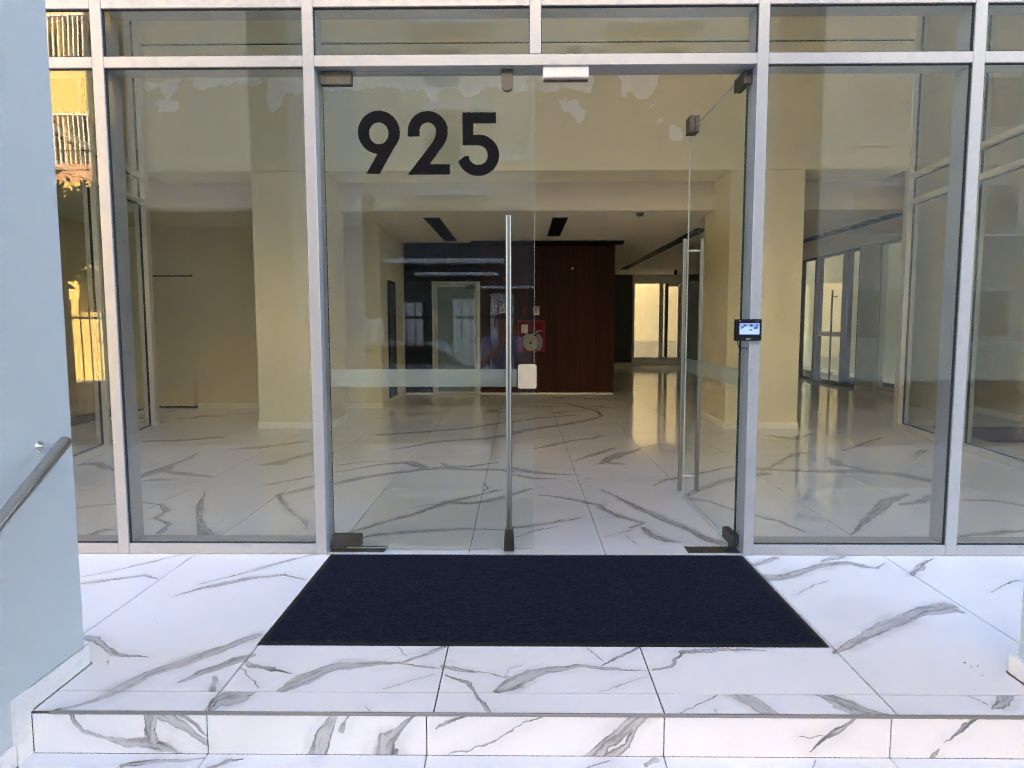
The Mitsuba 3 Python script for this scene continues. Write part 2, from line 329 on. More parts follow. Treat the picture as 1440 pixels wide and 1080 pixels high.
pr('vinyl_black', (0.006, 0.006, 0.007), 0.5, specular=0.06)
pr('cream_plastic', (0.50, 0.42, 0.29), 0.45)
pr('white_plastic', (0.78, 0.72, 0.62), 0.4)
pr('glass_edge', (0.015, 0.035, 0.028), 0.15)
pr('bright_edge', (0.45, 0.50, 0.44), 0.25)
bs('pane', {'type': 'thindielectric', 'int_ior': 1.52, 'specular_transmittance': {'type': 'rgb', 'value': [0.90, 0.925, 0.885]}})
bs('door_pane', {'type': 'thindielectric', 'int_ior': 1.52, 'specular_transmittance': {'type': 'rgb', 'value': [0.88, 0.925, 0.875]}})
bs('frosted_film', {'type': 'mask', 'opacity': 0.42, 'bsdf': {'type': 'twosided', 'bsdf': {'type': 'diffuse', 'reflectance': {'type': 'rgb', 'value': [0.50, 0.55, 0.51]}}}})


def mat_col(p, n, uv):
    s = noise(p.x * 210, p.y * 260, p.z * 150)
    b = 1.6 * fbm(p.x * 60, p.y * 180, 3.0) - 0.3
    k = 0.55 + 0.9 * b
    c = mi.Color3f(0.0085, 0.0105, 0.020) * k
    return c + mi.Color3f(0.026, 0.029, 0.04) * smoothstep(0.62, 0.95, s)


pr('mat_pile', proc(mat_col), 0.95, specular=0.1)


def wood_col(p, n, uv):
    x = p.x + p.y * 0.9
    cell = cell_rand(dr.floor((x + 2.18) / 0.4), 3, 1)
    g = fbm(x * 60 + cell * 31, p.z * 1.1 + cell * 9, 2.0, octaves=4)
    fine = noise(x * 300, p.z * 3.0, cell * 5)
    t = dr.clip(0.25 + 0.9 * (g - 0.35) + 0.2 * (fine - 0.5) + 0.25 * (cell - 0.5), 0, 1)
    return mix((0.046, 0.0165, 0.0072), (0.092, 0.034, 0.0155), t)


pr('dark_wood', proc(wood_col), 0.5, specular=0.12)
pr('black_panel', (0.010, 0.0085, 0.0075), 0.5, specular=0.15)
pr('dark_trim', (0.006, 0.0055, 0.005), 0.6, specular=0.15)
pr('red_paint', (0.42, 0.010, 0.014), 0.4)
pr('dark_red', (0.20, 0.008, 0.010), 0.7, specular=0.2)
pr('hose_canvas', (0.50, 0.44, 0.30), 0.85)
pr('hose_grey', (0.30, 0.30, 0.34), 0.5)
pr('paper', (0.72, 0.70, 0.60), 0.8)
pr('door_green_glass', (0.20, 0.26, 0.23), 0.08)
pr('court_yellow', paint((0.62, 0.555, 0.385), 0.08), 0.9)
pr('court_pale', paint((0.80, 0.83, 0.72), 0.14, 2.0), 0.9)
pr('concrete', proc(lambda p, n, uv: mi.Color3f(0.38, 0.35, 0.29) * (0.75 + 0.5 * fbm(p.x * 3 + p.y * 2, p.z * 3, p.y * 3, octaves=5))), 0.9)
pr('pale_paving', proc(lambda p, n, uv: mi.Color3f(0.46, 0.44, 0.41) * (0.8 + 0.4 * fbm(p.x * 3, p.y * 3, 0.0))), 0.85)
pr('asphalt', proc(lambda p, n, uv: mi.Color3f(0.042, 0.041, 0.040) * (0.7 + 0.6 * fbm(p.x * 8, p.y * 8, 0.0))), 0.9)
pr('paving', proc(lambda p, n, uv: mi.Color3f(0.15, 0.145, 0.135) * (0.8 + 0.4 * fbm(p.x * 3, p.y * 3, 0.0)) * mix((0.6, 0.6, 0.6), (1, 1, 1), smoothstep(0.0, 0.03, dr.minimum(dr.abs(p.x / 0.4 - dr.round(p.x / 0.4)), dr.abs(p.y / 0.4 - dr.round(p.y / 0.4)))))), 0.85)
pr('facade_yellow', paint((0.80, 0.58, 0.17), 0.12, 0.7), 0.85)
pr('facade_terra', paint((0.62, 0.33, 0.17), 0.15), 0.85)
pr('facade_beige', paint((0.66, 0.57, 0.42), 0.10, 0.7), 0.85)
pr('facade_white', (0.72, 0.70, 0.64), 0.8)
pr('facade_dark', (0.05, 0.05, 0.05), 0.5)
pr('window_glass', (0.02, 0.025, 0.03), 0.06)
pr('white_bars', (0.75, 0.72, 0.62), 0.5)
pr('fence_black', (0.012, 0.012, 0.012), 0.5)
pr('bark', proc(lambda p, n, uv: mi.Color3f(0.09, 0.065, 0.045) * (0.6 + 0.8 * noise(p.x * 40, p.y * 40, p.z * 8))), 0.95)
bs('leaf', {'type': 'principledthin', 'base_color': proc(lambda p, n, uv: mix((0.020, 0.040, 0.012), (0.045, 0.075, 0.020), fbm(p.x * 5, p.y * 5, p.z * 5))), 'roughness': 0.5, 'diff_trans': 0.25})
pr('car_paint', (0.40, 0.43, 0.47), 0.25, 0.2, clearcoat=1.0)
pr('skin', (0.42, 0.22, 0.14), 0.55)
pr('shirt_blue', (0.30, 0.38, 0.55), 0.9)
pr('trousers', (0.03, 0.03, 0.04), 0.9)


# ---------------------------------------------------------------- helpers
def numbered(key):
    if key not in scene and key not in labels:
        return key
    i = 1
    while f'{key}_{i:03d}' in scene or f'{key}_{i:03d}' in labels:
        i += 1
    return f'{key}_{i:03d}'


def thing(name, label=None, cat=None, group=None, kind=None):
    key = numbered(name)
    d = labels[key] = {}
    for a, b in (('label', label), ('category', cat), ('group', group), ('kind', kind)):
        if b:
            d[a] = b
    return key


def ob(parent, name, mesh, mat, smooth=False, label=None, kind=None, to_world=None, **kw):
    key = numbered(f'{parent}__{name}' if name else parent) if name else parent
    d = mikit.ply(mesh, mat, smooth, **kw)
    if to_world is not None:
        d['to_world'] = to_world
    scene[key] = d
    if label or kind:
        labels.setdefault(key, {}).update({k: v for k, v in (('label', label), ('kind', kind)) if v})
    return key


def box(x0, x1, y0, y1, z0, z1, c=0.0):
    if c <= 0:
        m = trimesh.creation.box(extents=(x1 - x0, y1 - y0, z1 - z0))
        m.apply_translation(((x0 + x1) / 2, (y0 + y1) / 2, (z0 + z1) / 2))
        return m
    pts = []
    for a in (0, 1):
        for b in (0, 1):
            for d in (0, 1):
                X, Y, Z = (x0, x1)[a], (y0, y1)[b], (z0, z1)[d]
                sx, sy, sz = c * (1 - 2 * a), c * (1 - 2 * b), c * (1 - 2 * d)
                pts += [(X, Y + sy, Z + sz), (X + sx, Y, Z + sz), (X + sx, Y + sy, Z)]
    return trimesh.Trimesh(pts, process=False).convex_hull


def cat(*ms):
    return trimesh.util.concatenate(list(ms))


def tube(points, r, sides=16, cap=True):
    p = np.asarray(points, float)
    n = len(p)
    r = np.broadcast_to(np.asarray(r, float), (n,))
    t = np.gradient(p, axis=0)
    t /= np.linalg.norm(t, axis=1, keepdims=True)
    a = np.cross(t[0], [0.0, 0, 1] if abs(t[0][2]) < 0.9 else [1.0, 0, 0])
    a /= np.linalg.norm(a)
    V = []
    for i in range(n):
        a = a - t[i] * (a @ t[i]); a /= np.linalg.norm(a)
        b = np.cross(t[i], a)
        ang = np.arange(sides) * 2 * np.pi / sides
        V.append(p[i] + r[i] * (np.cos(ang)[:, None] * a + np.sin(ang)[:, None] * b))
    F = []
    for i in range(n - 1):
        for j in range(sides):
            k = (j + 1) % sides
            F += [[i * sides + j, i * sides + k, (i + 1) * sides + k], [i * sides + j, (i + 1) * sides + k, (i + 1) * sides + j]]
    V = np.vstack(V)
    if cap:
        c0, c1 = len(V), len(V) + 1
        V = np.vstack([V, p[0], p[-1]])
        for j in range(sides):
            k = (j + 1) % sides
            F += [[c0, k, j], [c1, (n - 1) * sides + j, (n - 1) * sides + k]]
    return trimesh.Trimesh(V, F, process=False)


def lathe(profile, axis_at, axis='z', n=28):
    m = trimesh.creation.revolve(np.asarray(profile, float), sections=n)
    if axis == 'y':
        m.apply_transform(trimesh.transformations.rotation_matrix(math.pi / 2, [1, 0, 0]))
    if axis == 'x':
        m.apply_transform(trimesh.transformations.rotation_matrix(math.pi / 2, [0, 1, 0]))
    m.apply_translation(axis_at)
    return m


def ext_xz(poly, y0, y1):
    """Extrude a polygon drawn in (x, z) from y0 to y1 (y0 < y1)."""
    ms = []
    for g in getattr(poly, 'geoms', [poly]):
        m = trimesh.creation.extrude_polygon(g, y1 - y0, engine='earcut')
        v = m.vertices.copy()
        m.vertices = np.stack([v[:, 0], y1 - v[:, 2], v[:, 1]], 1)
        ms.append(m)
    return cat(*ms)


def ext_yz(poly, x0, x1):
    ms = []
    for g in getattr(poly, 'geoms', [poly]):
        m = trimesh.creation.extrude_polygon(g, x1 - x0, engine='earcut')
        v = m.vertices.copy()
        m.vertices = np.stack([x0 + v[:, 2], v[:, 0], v[:, 1]], 1)
        ms.append(m)
    return cat(*ms)


def sheet_xz(x0, x1, z0, z1, y):
    return trimesh.Trimesh([(x0, y, z0), (x1, y, z0), (x1, y, z1), (x0, y, z1)], [[0, 1, 2], [0, 2, 3]], process=False)


def ring_xz(x0, x1, z0, z1, w, y0, y1):
    return cat(box(x0, x1, y0, y1, z0, z0 + w), box(x0, x1, y0, y1, z1 - w, z1), box(x0, x0 + w, y0, y1, z0 + w, z1 - w), box(x1 - w, x1, y0, y1, z0 + w, z1 - w))


def wobble(pts, amp, step=0.03, seed=0):
    """Irregular outline: a polygon resampled finely and pushed about by noise."""
    g = Polygon(pts).buffer(0)
    L = g.exterior.length
    q = np.array([g.exterior.interpolate(d).coords[0] for d in np.arange(0, L, step)])
    q3 = np.stack([q[:, 0] * 15, q[:, 1] * 15, q[:, 0] * 0 + seed * 3.7], 1)
    off = np.stack([meshkit.fbm(q3, 4, seed) - 0.5, meshkit.fbm(q3 + 50, 4, seed + 9) - 0.5], 1)
    g2 = Polygon(q + off * 2 * amp).buffer(0)
    return max(getattr(g2, 'geoms', [g2]), key=lambda a: a.area)


def wavy_pane(x0, x1, z0, z1, y):
    """A toughened pane: a sheet whose normals roll by a few milliradians, so that reflections waver as in real float glass."""
    nx, nz = max(3, int((x1 - x0) / 0.06)), max(3, int((z1 - z0) / 0.06))
    gx, gz = np.meshgrid(np.linspace(x0, x1, nx), np.linspace(z0, z1, nz))
    h = 0.00042 * meshkit.noise(np.stack([gx * 2.6, gz * 2.2, gx * 0], -1), 31) + 0.00010 * meshkit.noise(np.stack([gx * 7, gz * 3.5, gx * 0], -1), 32)
    idx = np.arange(nx * nz).reshape(nz, nx)
    f = np.stack([idx[:-1, :-1], idx[:-1, 1:], idx[1:, 1:], idx[1:, :-1]], -1).reshape(-1, 4)
    return np.stack([gx, y + h, gz], -1).reshape(-1, 3), f

# ---------------------------------------------------------------- ground, steps and landing
GROUND = -0.31
ob('ground', None, box(-60, 60, -60, -16.7, -0.50, GROUND - 0.16), 'paving'); labels['ground'] = {'kind': 'structure'}
ob('road', None, box(-60, 60, -16.7, -9.4, -0.50, GROUND - 0.15), 'asphalt'); labels['road'] = {'kind': 'structure'}
ob('forecourt', None, box(-60, 60, -5.2, -2.27, -0.52, GROUND), 'pale_paving'); labels['forecourt'] = {'kind': 'structure'}
ob('pavement', None, box(-60, 60, -9.4, -5.202, -0.52, GROUND - .004), 'paving'); labels['pavement'] = {'kind': 'structure'}

land = thing('landing_floor', kind='structure')
ob(land, 'bed', box(-4.6, 4.6, -1.607, 0.0, -0.30, -0.0045), 'grout')
XJ = [-0.301 + 0.8 * k for k in range(-5, 7)]
GAP = 0.0021
LG = 0.0009


def tile(parent, x0, x1, y0, y1, z0, z1, mat):
    ob(parent, 'tile', box(x0 + GAP, x1 - GAP, y0 + GAP, y1 - GAP, z0, z1, 0.0009), mat)


for a, b in zip(XJ[:-1], XJ[1:]):
    tile(land, a + LG, b - LG, -1.479 + LG * .6, -0.002, -0.012, 0, 'landing_marble')
    tile(land, a + LG, b - LG, -1.6045, -1.479 - LG * .6, -0.012, 0, 'landing_marble')
RJ = [-4.301, -3.55, -2.32, -1.09, -0.325, 0.497, 1.275, 2.06, 2.83, 4.3]
steps = thing('entrance_steps', kind='structure')
ob(steps, 'core', box(-4.6, 4.6, -1.93, -1.606, -0.5, -0.158), 'grout')
ob(steps, 'core', box(-4.6, 4.6, -2.28, -1.93, -0.5, GROUND - 0.004), 'grout')
ob(steps, 'nosing', box(-1.64, 4.0, -1.6155, -1.6055, -0.0095, 0.0012, 0.0012), 'nosing_metal')
for a, b in zip(RJ[:-1], RJ[1:]):
    ob(steps, 'riser_tile', box(a + GAP, b - GAP, -1.613, -1.6075, -0.152, -0.0105, 0.0009), 'riser_marble')
    ob(steps, 'riser_tile', box(a + GAP, b - GAP, -1.937, -1.9305, GROUND, -0.166, 0.0009), 'riser_marble')
    ob(steps, 'tread_tile', box(a + GAP, b - GAP, -1.930, -1.6145, -0.162, -0.152, 0.0009), 'tread_marble')

# ---------------------------------------------------------------- lobby floor, slabs and structure
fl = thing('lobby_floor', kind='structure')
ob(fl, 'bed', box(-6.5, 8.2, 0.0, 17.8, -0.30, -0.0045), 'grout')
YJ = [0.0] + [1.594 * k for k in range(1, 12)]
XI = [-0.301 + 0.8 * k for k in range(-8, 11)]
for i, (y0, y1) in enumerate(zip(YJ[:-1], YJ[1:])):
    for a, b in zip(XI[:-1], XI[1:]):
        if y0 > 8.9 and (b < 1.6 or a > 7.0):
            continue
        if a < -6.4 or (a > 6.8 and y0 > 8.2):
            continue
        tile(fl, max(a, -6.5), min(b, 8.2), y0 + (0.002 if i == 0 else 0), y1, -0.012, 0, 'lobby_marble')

ZB, ZC, Y1, Y2 = 3.215, 2.84, 4.72, 5.40
TOP = 5.65
up = thing('upper_wall', 'tall beige wall above the lobby opening with pale filler patches', 'wall')
ob(up, 'panel', box(-4.75, 4.77, Y1, Y2, ZB, 4.725, 0.004), 'beige_paint')
ob(up, 'panel', box(-4.75, 4.77, Y1, Y2, 4.745, TOP, 0.004), 'beige_paint')
ob(up, 'recess', box(-4.75, 4.77, Y1 + 0.02, Y2 - 0.02, 4.725, 4.745), 'dark_trim')
PATCH = [
 [(-4.65,4.3),(-4.57,4.33),(-4.42,4.28),(-4.48,4.21),(-4.59,4.2)],
 [(-4.41,4.28),(-4.28,4.32),(-4.15,4.31),(-4.24,4.17),(-4.32,4.07),(-4.41,4.18)],
 [(-4.49,4.08),(-4.19,4.08),(-4.18,3.99),(-4.26,3.93),(-4.46,3.94)],
 [(-4.04,4.27),(-3.97,4.33),(-3.87,4.4),(-3.46,4.4),(-3.2,4.36),(-3.11,4.29),(-3.27,4.25),(-3.47,4.27),(-3.79,4.22),(-3.96,4.2)],
 [(-3.10,4.29),(-2.98,4.37),(-2.60,4.35),(-2.60,4.16),(-2.86,4.14),(-2.96,3.98),(-3.04,3.9),(-3.12,3.98),(-3.10,4.17)],
 [(-2.44,4.36),(-2.42,4.21),(-2.23,4.18),(-1.95,4.2),(-1.72,4.21),(-1.49,4.21),(-1.43,4.14),(-1.39,4.15),(-1.41,4.2),(-1.3,4.19),(-1.14,4.17),(-1.1,4.05),(-1.01,4.03),(-0.99,4.16),(-0.89,4.2),(-0.74,4.19),(-0.68,4.09),(-0.58,4.1),(-0.5,4.16),(-0.42,4.22),(-0.25,4.2),(-0.02,4.16),(0.10,4.18),(0.10,4.38),(-1.18,4.44)],
 [(0.16,4.36),(0.89,4.36),(0.9,4.26),(0.85,4.14),(0.75,4.17),(0.49,4.18),(0.26,4.14),(0.17,4.18)],
 [(1.21,4.38),(1.67,4.38),(1.67,4.21),(1.55,4.03),(1.44,4.08),(1.37,4.14),(1.26,4.09),(1.22,4.19)],
 [(0.47,4.05),(0.56,4.07),(0.59,4.02),(0.67,4.07),(0.79,3.94),(0.78,3.84),(0.73,3.79),(0.64,3.87),(0.53,3.93)],
 [(1.8,3.67),(1.85,3.75),(1.95,3.74),(1.99,3.64),(1.97,3.57),(1.89,3.56),(1.82,3.6)],
 [(1.66,3.79),(1.72,3.85),(1.73,3.8),(1.69,3.76)], [(1.57,3.96),(1.61,4.01),(1.64,4.0),(1.60,3.95)]]
for i, q in enumerate(PATCH):
    g = wobble(q, 0.055 if i < 10 else 0.02, 0.010, i)
    ob(up, 'plaster_patch', ext_xz(g, Y1 - 0.0022, Y1 + 0.001), 'plaster_filler')

ce = thing('lobby_ceiling', kind='structure')
ob(ce, 'slab', box(-6.5, 6.9, Y2, 17.75, ZC, ZB + 0.05), 'ceiling_paint')
ob('hall_ceiling', None, box(-6.5, 8.2, 0.0, Y2, TOP, TOP + 0.1), 'ceiling_paint'); labels['hall_ceiling'] = {'kind': 'structure'}

BH = 26.0
bm = thing('building_mass', 'upper storeys of the beige building over the glazed lobby', 'building')
ob(bm, 'wall', box(-25.9, -18.6, 0.02, 17.75, TOP + 0.1, 27), 'facade_beige')
ob(bm, 'wall', box(-18.6, -4.0, 0.02, 17.75, TOP + 0.1, BH), 'facade_beige')
ob(bm, 'wall', box(-4.0, 12, 0.02, 8.2, TOP + 0.1, 27), 'facade_beige')
ob(bm, 'wall', box(-4.0, 6.9, 8.2, 17.75, TOP + 0.1, 27), 'facade_beige')
ob(bm, 'wall', box(-6.5, 6.9, Y2 + 0.002, 17.75, ZB + 0.055, TOP + 0.0995), 'facade_beige')
ob(bm, 'wall', box(-25.9, -6.502, 0.02, 17.75, -0.5, TOP + 0.0995), 'facade_beige')
ob(bm, 'wall', box(8.2, 12, 0.02, 8.2, -0.5, TOP + 0.1), 'facade_beige')
ob(bm, 'overhang', box(-25.9, 12, -2.4, 0.018, TOP + 0.16, TOP + 0.46, .01), 'facade_white')
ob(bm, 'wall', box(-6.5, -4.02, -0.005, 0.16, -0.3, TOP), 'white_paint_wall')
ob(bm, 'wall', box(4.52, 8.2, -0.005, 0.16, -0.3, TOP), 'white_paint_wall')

SK = 0.085


def column(x0, x1, y0, y1, label):
    t = thing('column', label, 'column', 'square columns under the upper wall')
    ob(t, 'shaft', box(x0, x1, y0, y1, 0, ZB + 0.002, 0.006), 'beige_paint')
    ob(t, 'skirting', cat(box(x0 - 0.012, x1 + 0.012, y0 - 0.012, y0, 0.001, SK, 0.002), box(x0 - 0.012, x0, y0 + 0.0005, y1, 0.001, SK, 0.002), box(x1, x1 + 0.012, y0 + 0.0005, y1, 0.001, SK, 0.002)), 'skirting_cream')


column(-3.345, -2.43, Y1 + 0.012, 5.62, 'square beige column with pale skirting behind the left window pane')
column(2.60, 3.515, Y1 + 0.012, 5.90, 'square beige column with pale skirting behind the open glass door')

# back wall on the left with its flush door, and the return wall
lw = thing('back_wall', 'beige back wall at the left of the lobby beside the left column', 'wall')
ob(lw, 'panel', box(-6.5, -5.905, 6.8, 9.2, 0, ZC), 'beige_paint')
ob(lw, 'panel', box(-5.905, -5.124, 6.8, 9.2, 2.10, ZC), 'beige_paint')
ob(lw, 'panel', box(-5.124, -2.18, 6.8, 9.2, 0, ZC, 0.004), 'beige_paint')
ob(lw, 'skirting', box(-5.124, -2.168, 6.788, 6.8, 0.001, SK, 0.002), 'skirting_cream')
ob(lw, 'skirting', box(-2.18, -2.168, 6.8005, 8.96, 0.001, SK, 0.002), 'skirting_cream')
fd = thing('flush_door', 'plain beige flush door set in the left back wall', 'door')
ob(fd, 'leaf', box(-5.893, -5.134, 6.86, 6.888, 0.026, 2.078, 0.003), 'beige_paint')
ob(fd, 'jamb', cat(box(-5.905, -5.124, 6.89, 6.92, 0, 2.10)), 'dark_trim')
ob(fd, 'lock', box(-5.872, -5.838, 6.848, 6.861, 0.985, 1.12, 0.004), 'steel_fitting')
dd = thing('dark_door', 'narrow dark door in the side wall left of the wood panelling', 'door')
ob(dd, 'leaf', box(-2.18, -2.172, 7.42, 7.94, 0.09, 2.0, 0.002), 'dark_metal')
ob(dd, 'frame', cat(box(-2.18, -2.160, 7.37, 7.42, 0.09, 2.05, 0.002), box(-2.18, -2.160, 7.94, 7.99, 0.09, 2.05, 0.002), box(-2.18, -2.160, 7.42, 7.94, 2.0, 2.05, 0.002)), 'dark_trim')

# wood panelling
ww = thing('wood_panelling', 'dark brown vertical wood panelled wall at the back of the lobby', 'panelling')
WX = [-2.179 + 0.4 * k for k in range(0, 10)] + [1.762]
for a, b in zip(WX[:-1], WX[1:]):
    if b > -1.66 and a < -0.745:
        if a < -1.66:
            ob(ww, 'panel', box(a + .002, -1.662, 8.955, 8.985, 0.03, ZC - .06, .002), 'black_panel')
        ob(ww, 'panel', box(max(a, -1.66) + .002, min(b, -0.745) - .002, 8.955, 8.985, 2.125, ZC - .06, .002), 'black_panel')
        if b > -0.745:
            ob(ww, 'panel', box(-0.743, b - .002, 8.955, 8.985, 0.03, ZC - .06, .002), 'dark_wood')
    else:
        ob(ww, 'panel', box(a + .002, b - .002, 8.955, 8.985, 0.03, ZC - .06, .002), 'dark_wood' if a > -0.75 else 'black_panel')
ob(ww, 'backing', box(-2.18, -1.66, 8.985, 9.3, 0, ZC), 'dark_trim')
ob(ww, 'backing', box(-0.745, 1.745, 8.985, 9.3, 0, ZC), 'dark_trim')
ob(ww, 'backing', box(-1.66, -0.745, 8.985, 9.3, 2.125, ZC), 'dark_trim')
ob(ww, 'base_strip', cat(box(-2.165, -1.665, 8.962, 8.984, 0.001, 0.026), box(-0.74, 1.762, 8.962, 8.984, 0.001, 0.026)), 'skirting_cream')
ob(ww, 'side_panel', box(1.745, 1.775, 8.987, 17.6, 0.0, ZC), 'charcoal_paint')
ob(ww, 'cornice', box(-0.9, 1.9, 8.70, 8.953, ZC - 0.052, ZC - 0.001), 'dark_trim')

gd = thing('inner_glass_door', 'white framed frosted glass door left of the wood panelling', 'door')
ob(gd, 'frame', cat(box(-1.655, -1.60, 8.93, 8.99, 0.0, 2.12, .003), box(-1.60, -0.815, 8.93, 8.99, 2.065, 2.12, .003)), 'aluminium_inside')
ob(gd, 'frame', box(-0.815, -0.75, 8.93, 8.99, 0.0, 2.12, .003), 'skirting_cream')
ob(gd, 'leaf_frame', cat(ring_xz(-1.595, -0.82, 0.01, 2.06, 0.04, 8.95, 8.985)), 'aluminium_inside')
ob(gd, 'glass', box(-1.555, -0.86, 8.965, 8.972, 0.05, 2.02), 'door_green_glass')
ob(gd, 'handle', cat(box(-0.845, -0.825, 8.915, 8.95, 0.98, 1.06, .002), tube([(-0.835, 8.915, 1.03), (-0.835, 8.90, 1.03), (-0.95, 8.90, 1.03)], .008, 8)), 'steel')
ob(gd, 'closer', cat(box(-1.02, -0.84, 8.915, 8.95, 1.98, 2.03, .004), tube([(-0.86, 8.91, 2.035), (-0.98, 8.86, 2.035), (-0.86, 8.92, 2.08)], .006, 6)), 'dark_metal')

# fire hose cabinet and its signs
fc = thing('fire_hose_cabinet', 'red fire hose cabinet recessed in the dark wood panelling', 'fire hose cabinet')
ob(fc, 'frame', ring_xz(-0.045, 0.462, 0.808, 1.387, 0.022, 8.915, 8.955), 'red_paint')
ob(fc, 'back', box(-0.023, 0.44, 8.947, 8.9545, 0.83, 1.365), 'dark_red')
ob(fc, 'reel', lathe([(0.0, 0), (0.145, 0), (0.15, .004), (0.15, .012), (0.145, .016), (0.03, .016), (0.028, .022), (0, .022)], (0.2, 8.945, 0.975), 'y', 36), 'hose_canvas', 30)
ob(fc, 'hub', lathe([(0, 0), (.022, 0), (.022, .01), (0, .01)], (0.2, 8.922, 0.975), 'y', 16), 'dark_trim')
ob(fc, 'hose', cat(*[tube([(0.2 + (r) * math.cos(a), 8.935 - .002 * k, 0.975 + r * math.sin(a)) for a in np.linspace(-0.9, 0.9, 14)], .012, 8) for k, r in enumerate((0.17, 0.195, 0.215))]), 'hose_grey', 40)
ob(fc, 'hose', tube([(0.05, 8.93, 1.05), (0.12, 8.925, 1.13), (0.22, 8.92, 1.12), (0.29, 8.92, 1.15), (0.32, 8.92, 1.19)], .016, 10), 'hose_canvas', 40)
ob(fc, 'nozzle', tube([(0.315, 8.92, 1.185), (0.36, 8.92, 1.195), (0.43, 8.92, 1.20)], [.014, .017, .009], 12), 'hose_grey', 40)
ob(fc, 'note', box(0.02, 0.145, 8.905, 8.9075, 1.152, 1.312), 'paper')
hs = thing('hammer', 'small red emergency hammer above the fire hose cabinet', 'hammer')
ob(hs, 'head', tube([(0.058, 8.945, 1.628), (0.092, 8.945, 1.631), (0.128, 8.945, 1.622)], [.007, .011, .006], 10), 'red_paint', 40)
ob(hs, 'shaft', tube([(0.092, 8.945, 1.62), (0.094, 8.945, 1.56), (0.096, 8.945, 1.505)], .0075, 8), 'red_paint', 40)
sg = thing('fire_sign', 'small white sign with a red panel above the fire hose cabinet', 'sign')
ob(sg, 'plate', box(0.248, 0.361, 8.949, 8.954, 1.491, 1.651, .001), 'white_plastic')
ob(sg, 'red_panel', box(0.262, 0.347, 8.9475, 8.9488, 1.555, 1.640), 'red_paint')
ob(sg, 'pictogram', ext_xz(unary_union([Point(0.300, 1.600).buffer(.026).difference(Point(0.300, 1.600).buffer(.017)), Polygon([(0.300, 1.617), (0.333, 1.617), (0.333, 1.625), (0.300, 1.626)]), Polygon([(0.318, 1.565), (0.334, 1.565), (0.334, 1.600), (0.326, 1.612), (0.318, 1.600)])]), 8.9462, 8.9473), 'white_plastic')
ob(sg, 'text_line', cat(box(0.268, 0.341, 8.9478, 8.9488, 1.534, 1.541), box(0.276, 0.333, 8.9478, 8.9488, 1.513, 1.520)), 'red_paint')
sen = thing('motion_sensor', 'tiny white sensor high on the dark wood panelling', 'sensor')
ob(sen, 'body', box(0.955, 1.0, 8.915, 8.955, 2.33, 2.37, .008), 'white_plastic')

# ceiling slots and devices


def slot(x0, x1, y0, y1, label):
    t = thing('ceiling_slot', label, 'ceiling slot', 'black slots in the low lobby ceiling')
    ob(t, 'recess', box(x0 + .004, x1 - .004, y0 + .004, y1 - .004, ZC - 0.006, ZC - 0.0005), 'dark_trim')
    ob(t, 'trim', cat(box(x0 - .006, x0 + .004, y0, y1, ZC - 0.010, ZC - .0007), box(x1 - .004, x1 + .006, y0, y1, ZC - 0.010, ZC - .0007)), 'dark_metal')


slot(-1.37, -1.15, 5.95, 8.72, 'left short black slot in the ceiling in front of the wood panelling')
slot(0.47, 0.68, 5.98, 8.05, 'right short black slot in the ceiling in front of the wood panelling')
slot(2.80, 3.0, 7.1, 15.5, 'long black ceiling slot running back towards the courtyard window')
slot(5.12, 5.33, 5.76, 9.4, 'black ceiling slot in front of the right corridor glazing')
sd = thing('smoke_detector', 'small dark smoke detector on the ceiling just behind the beam', 'smoke detector')
ob(sd, 'body', lathe([(0, -.045), (.03, -.045), (.05, -.03), (.055, 0), (0, 0)], (1.64, 5.62, ZC - .001), 'z', 20), 'dark_metal', 40)
cp = thing('ceiling_panel', 'thin pale access panel on the ceiling before the wood wall', 'panel')
ob(cp, 'plate', box(1.36, 1.70, 8.38, 8.56, ZC - .018, ZC - .001, .002), 'skirting_cream')
sp = thing('spotlight', 'small black spotlight beside the long ceiling slot', 'spotlight')
ob(sp, 'head', lathe([(0, -.13), (.04, -.13), (.045, -.03), (.02, 0), (0, 0)], (4.4, 15.6, ZC - .001), 'z', 16), 'dark_trim', 40)

gr = thing('grit', 'scattered dark grit and leaf crumbs lying on the landing tiles', 'grit', None, 'stuff')
chips = []
for cx, cy, n, sd in ((1.79, -1.29, 8, .05), (-1.64, -1.27, 4, .03), (1.5, -0.5, 5, .5), (-1.2, -0.9, 5, .4), (0.2, -1.4, 5, .6)):
    for _ in range(n):
        px, py = cx + rng.normal(0, sd), cy + rng.normal(0, sd * .7)
        if abs(px) < 1.33 or not -1.66 < px < 1.86:
            continue
        m = trimesh.creation.icosphere(0, .002 + .0035 * rng.random()); m.apply_scale([1, .5 + .5 * rng.random(), .35]); m.apply_transform(trimesh.transformations.rotation_matrix(rng.random() * 6, [0, 0, 1])); m.apply_translation((px, py, .0012))
        chips.append(m)
ob(gr, None, cat(*chips), 'soil_grout')

# ---------------------------------------------------------------- the glazed front
DEP = 0.165
MUL = [(-3.56, -3.50), (-2.354, -2.292), (-1.191, -1.130), (1.293, 1.352), (2.456, 2.519), (3.66, 3.72)]
ENDS = (-3.96, 4.46)
T1, T2, T3 = (2.747, 2.807), (3.059, 3.120), (4.55, 4.61)
SILL = 0.062
cw = thing('curtain_wall', 'silver aluminium framed glass front of the lobby around the doorway', 'glazed front')
for a, b in MUL:
    ob(cw, 'mullion', box(a, b, 0.0, DEP, 0.001, TOP, 0.0025), 'aluminium')
ob(cw, 'mullion', box(ENDS[0] - .06, ENDS[0], 0, DEP, 0.001, TOP, .0025), 'aluminium')
ob(cw, 'mullion', box(ENDS[1], ENDS[1] + .06, 0, DEP, 0.001, TOP, .0025), 'aluminium')
ob(cw, 'mullion', box(0.053, 0.115, 0.001, DEP - .001, T1[1], TOP, .0025), 'aluminium')
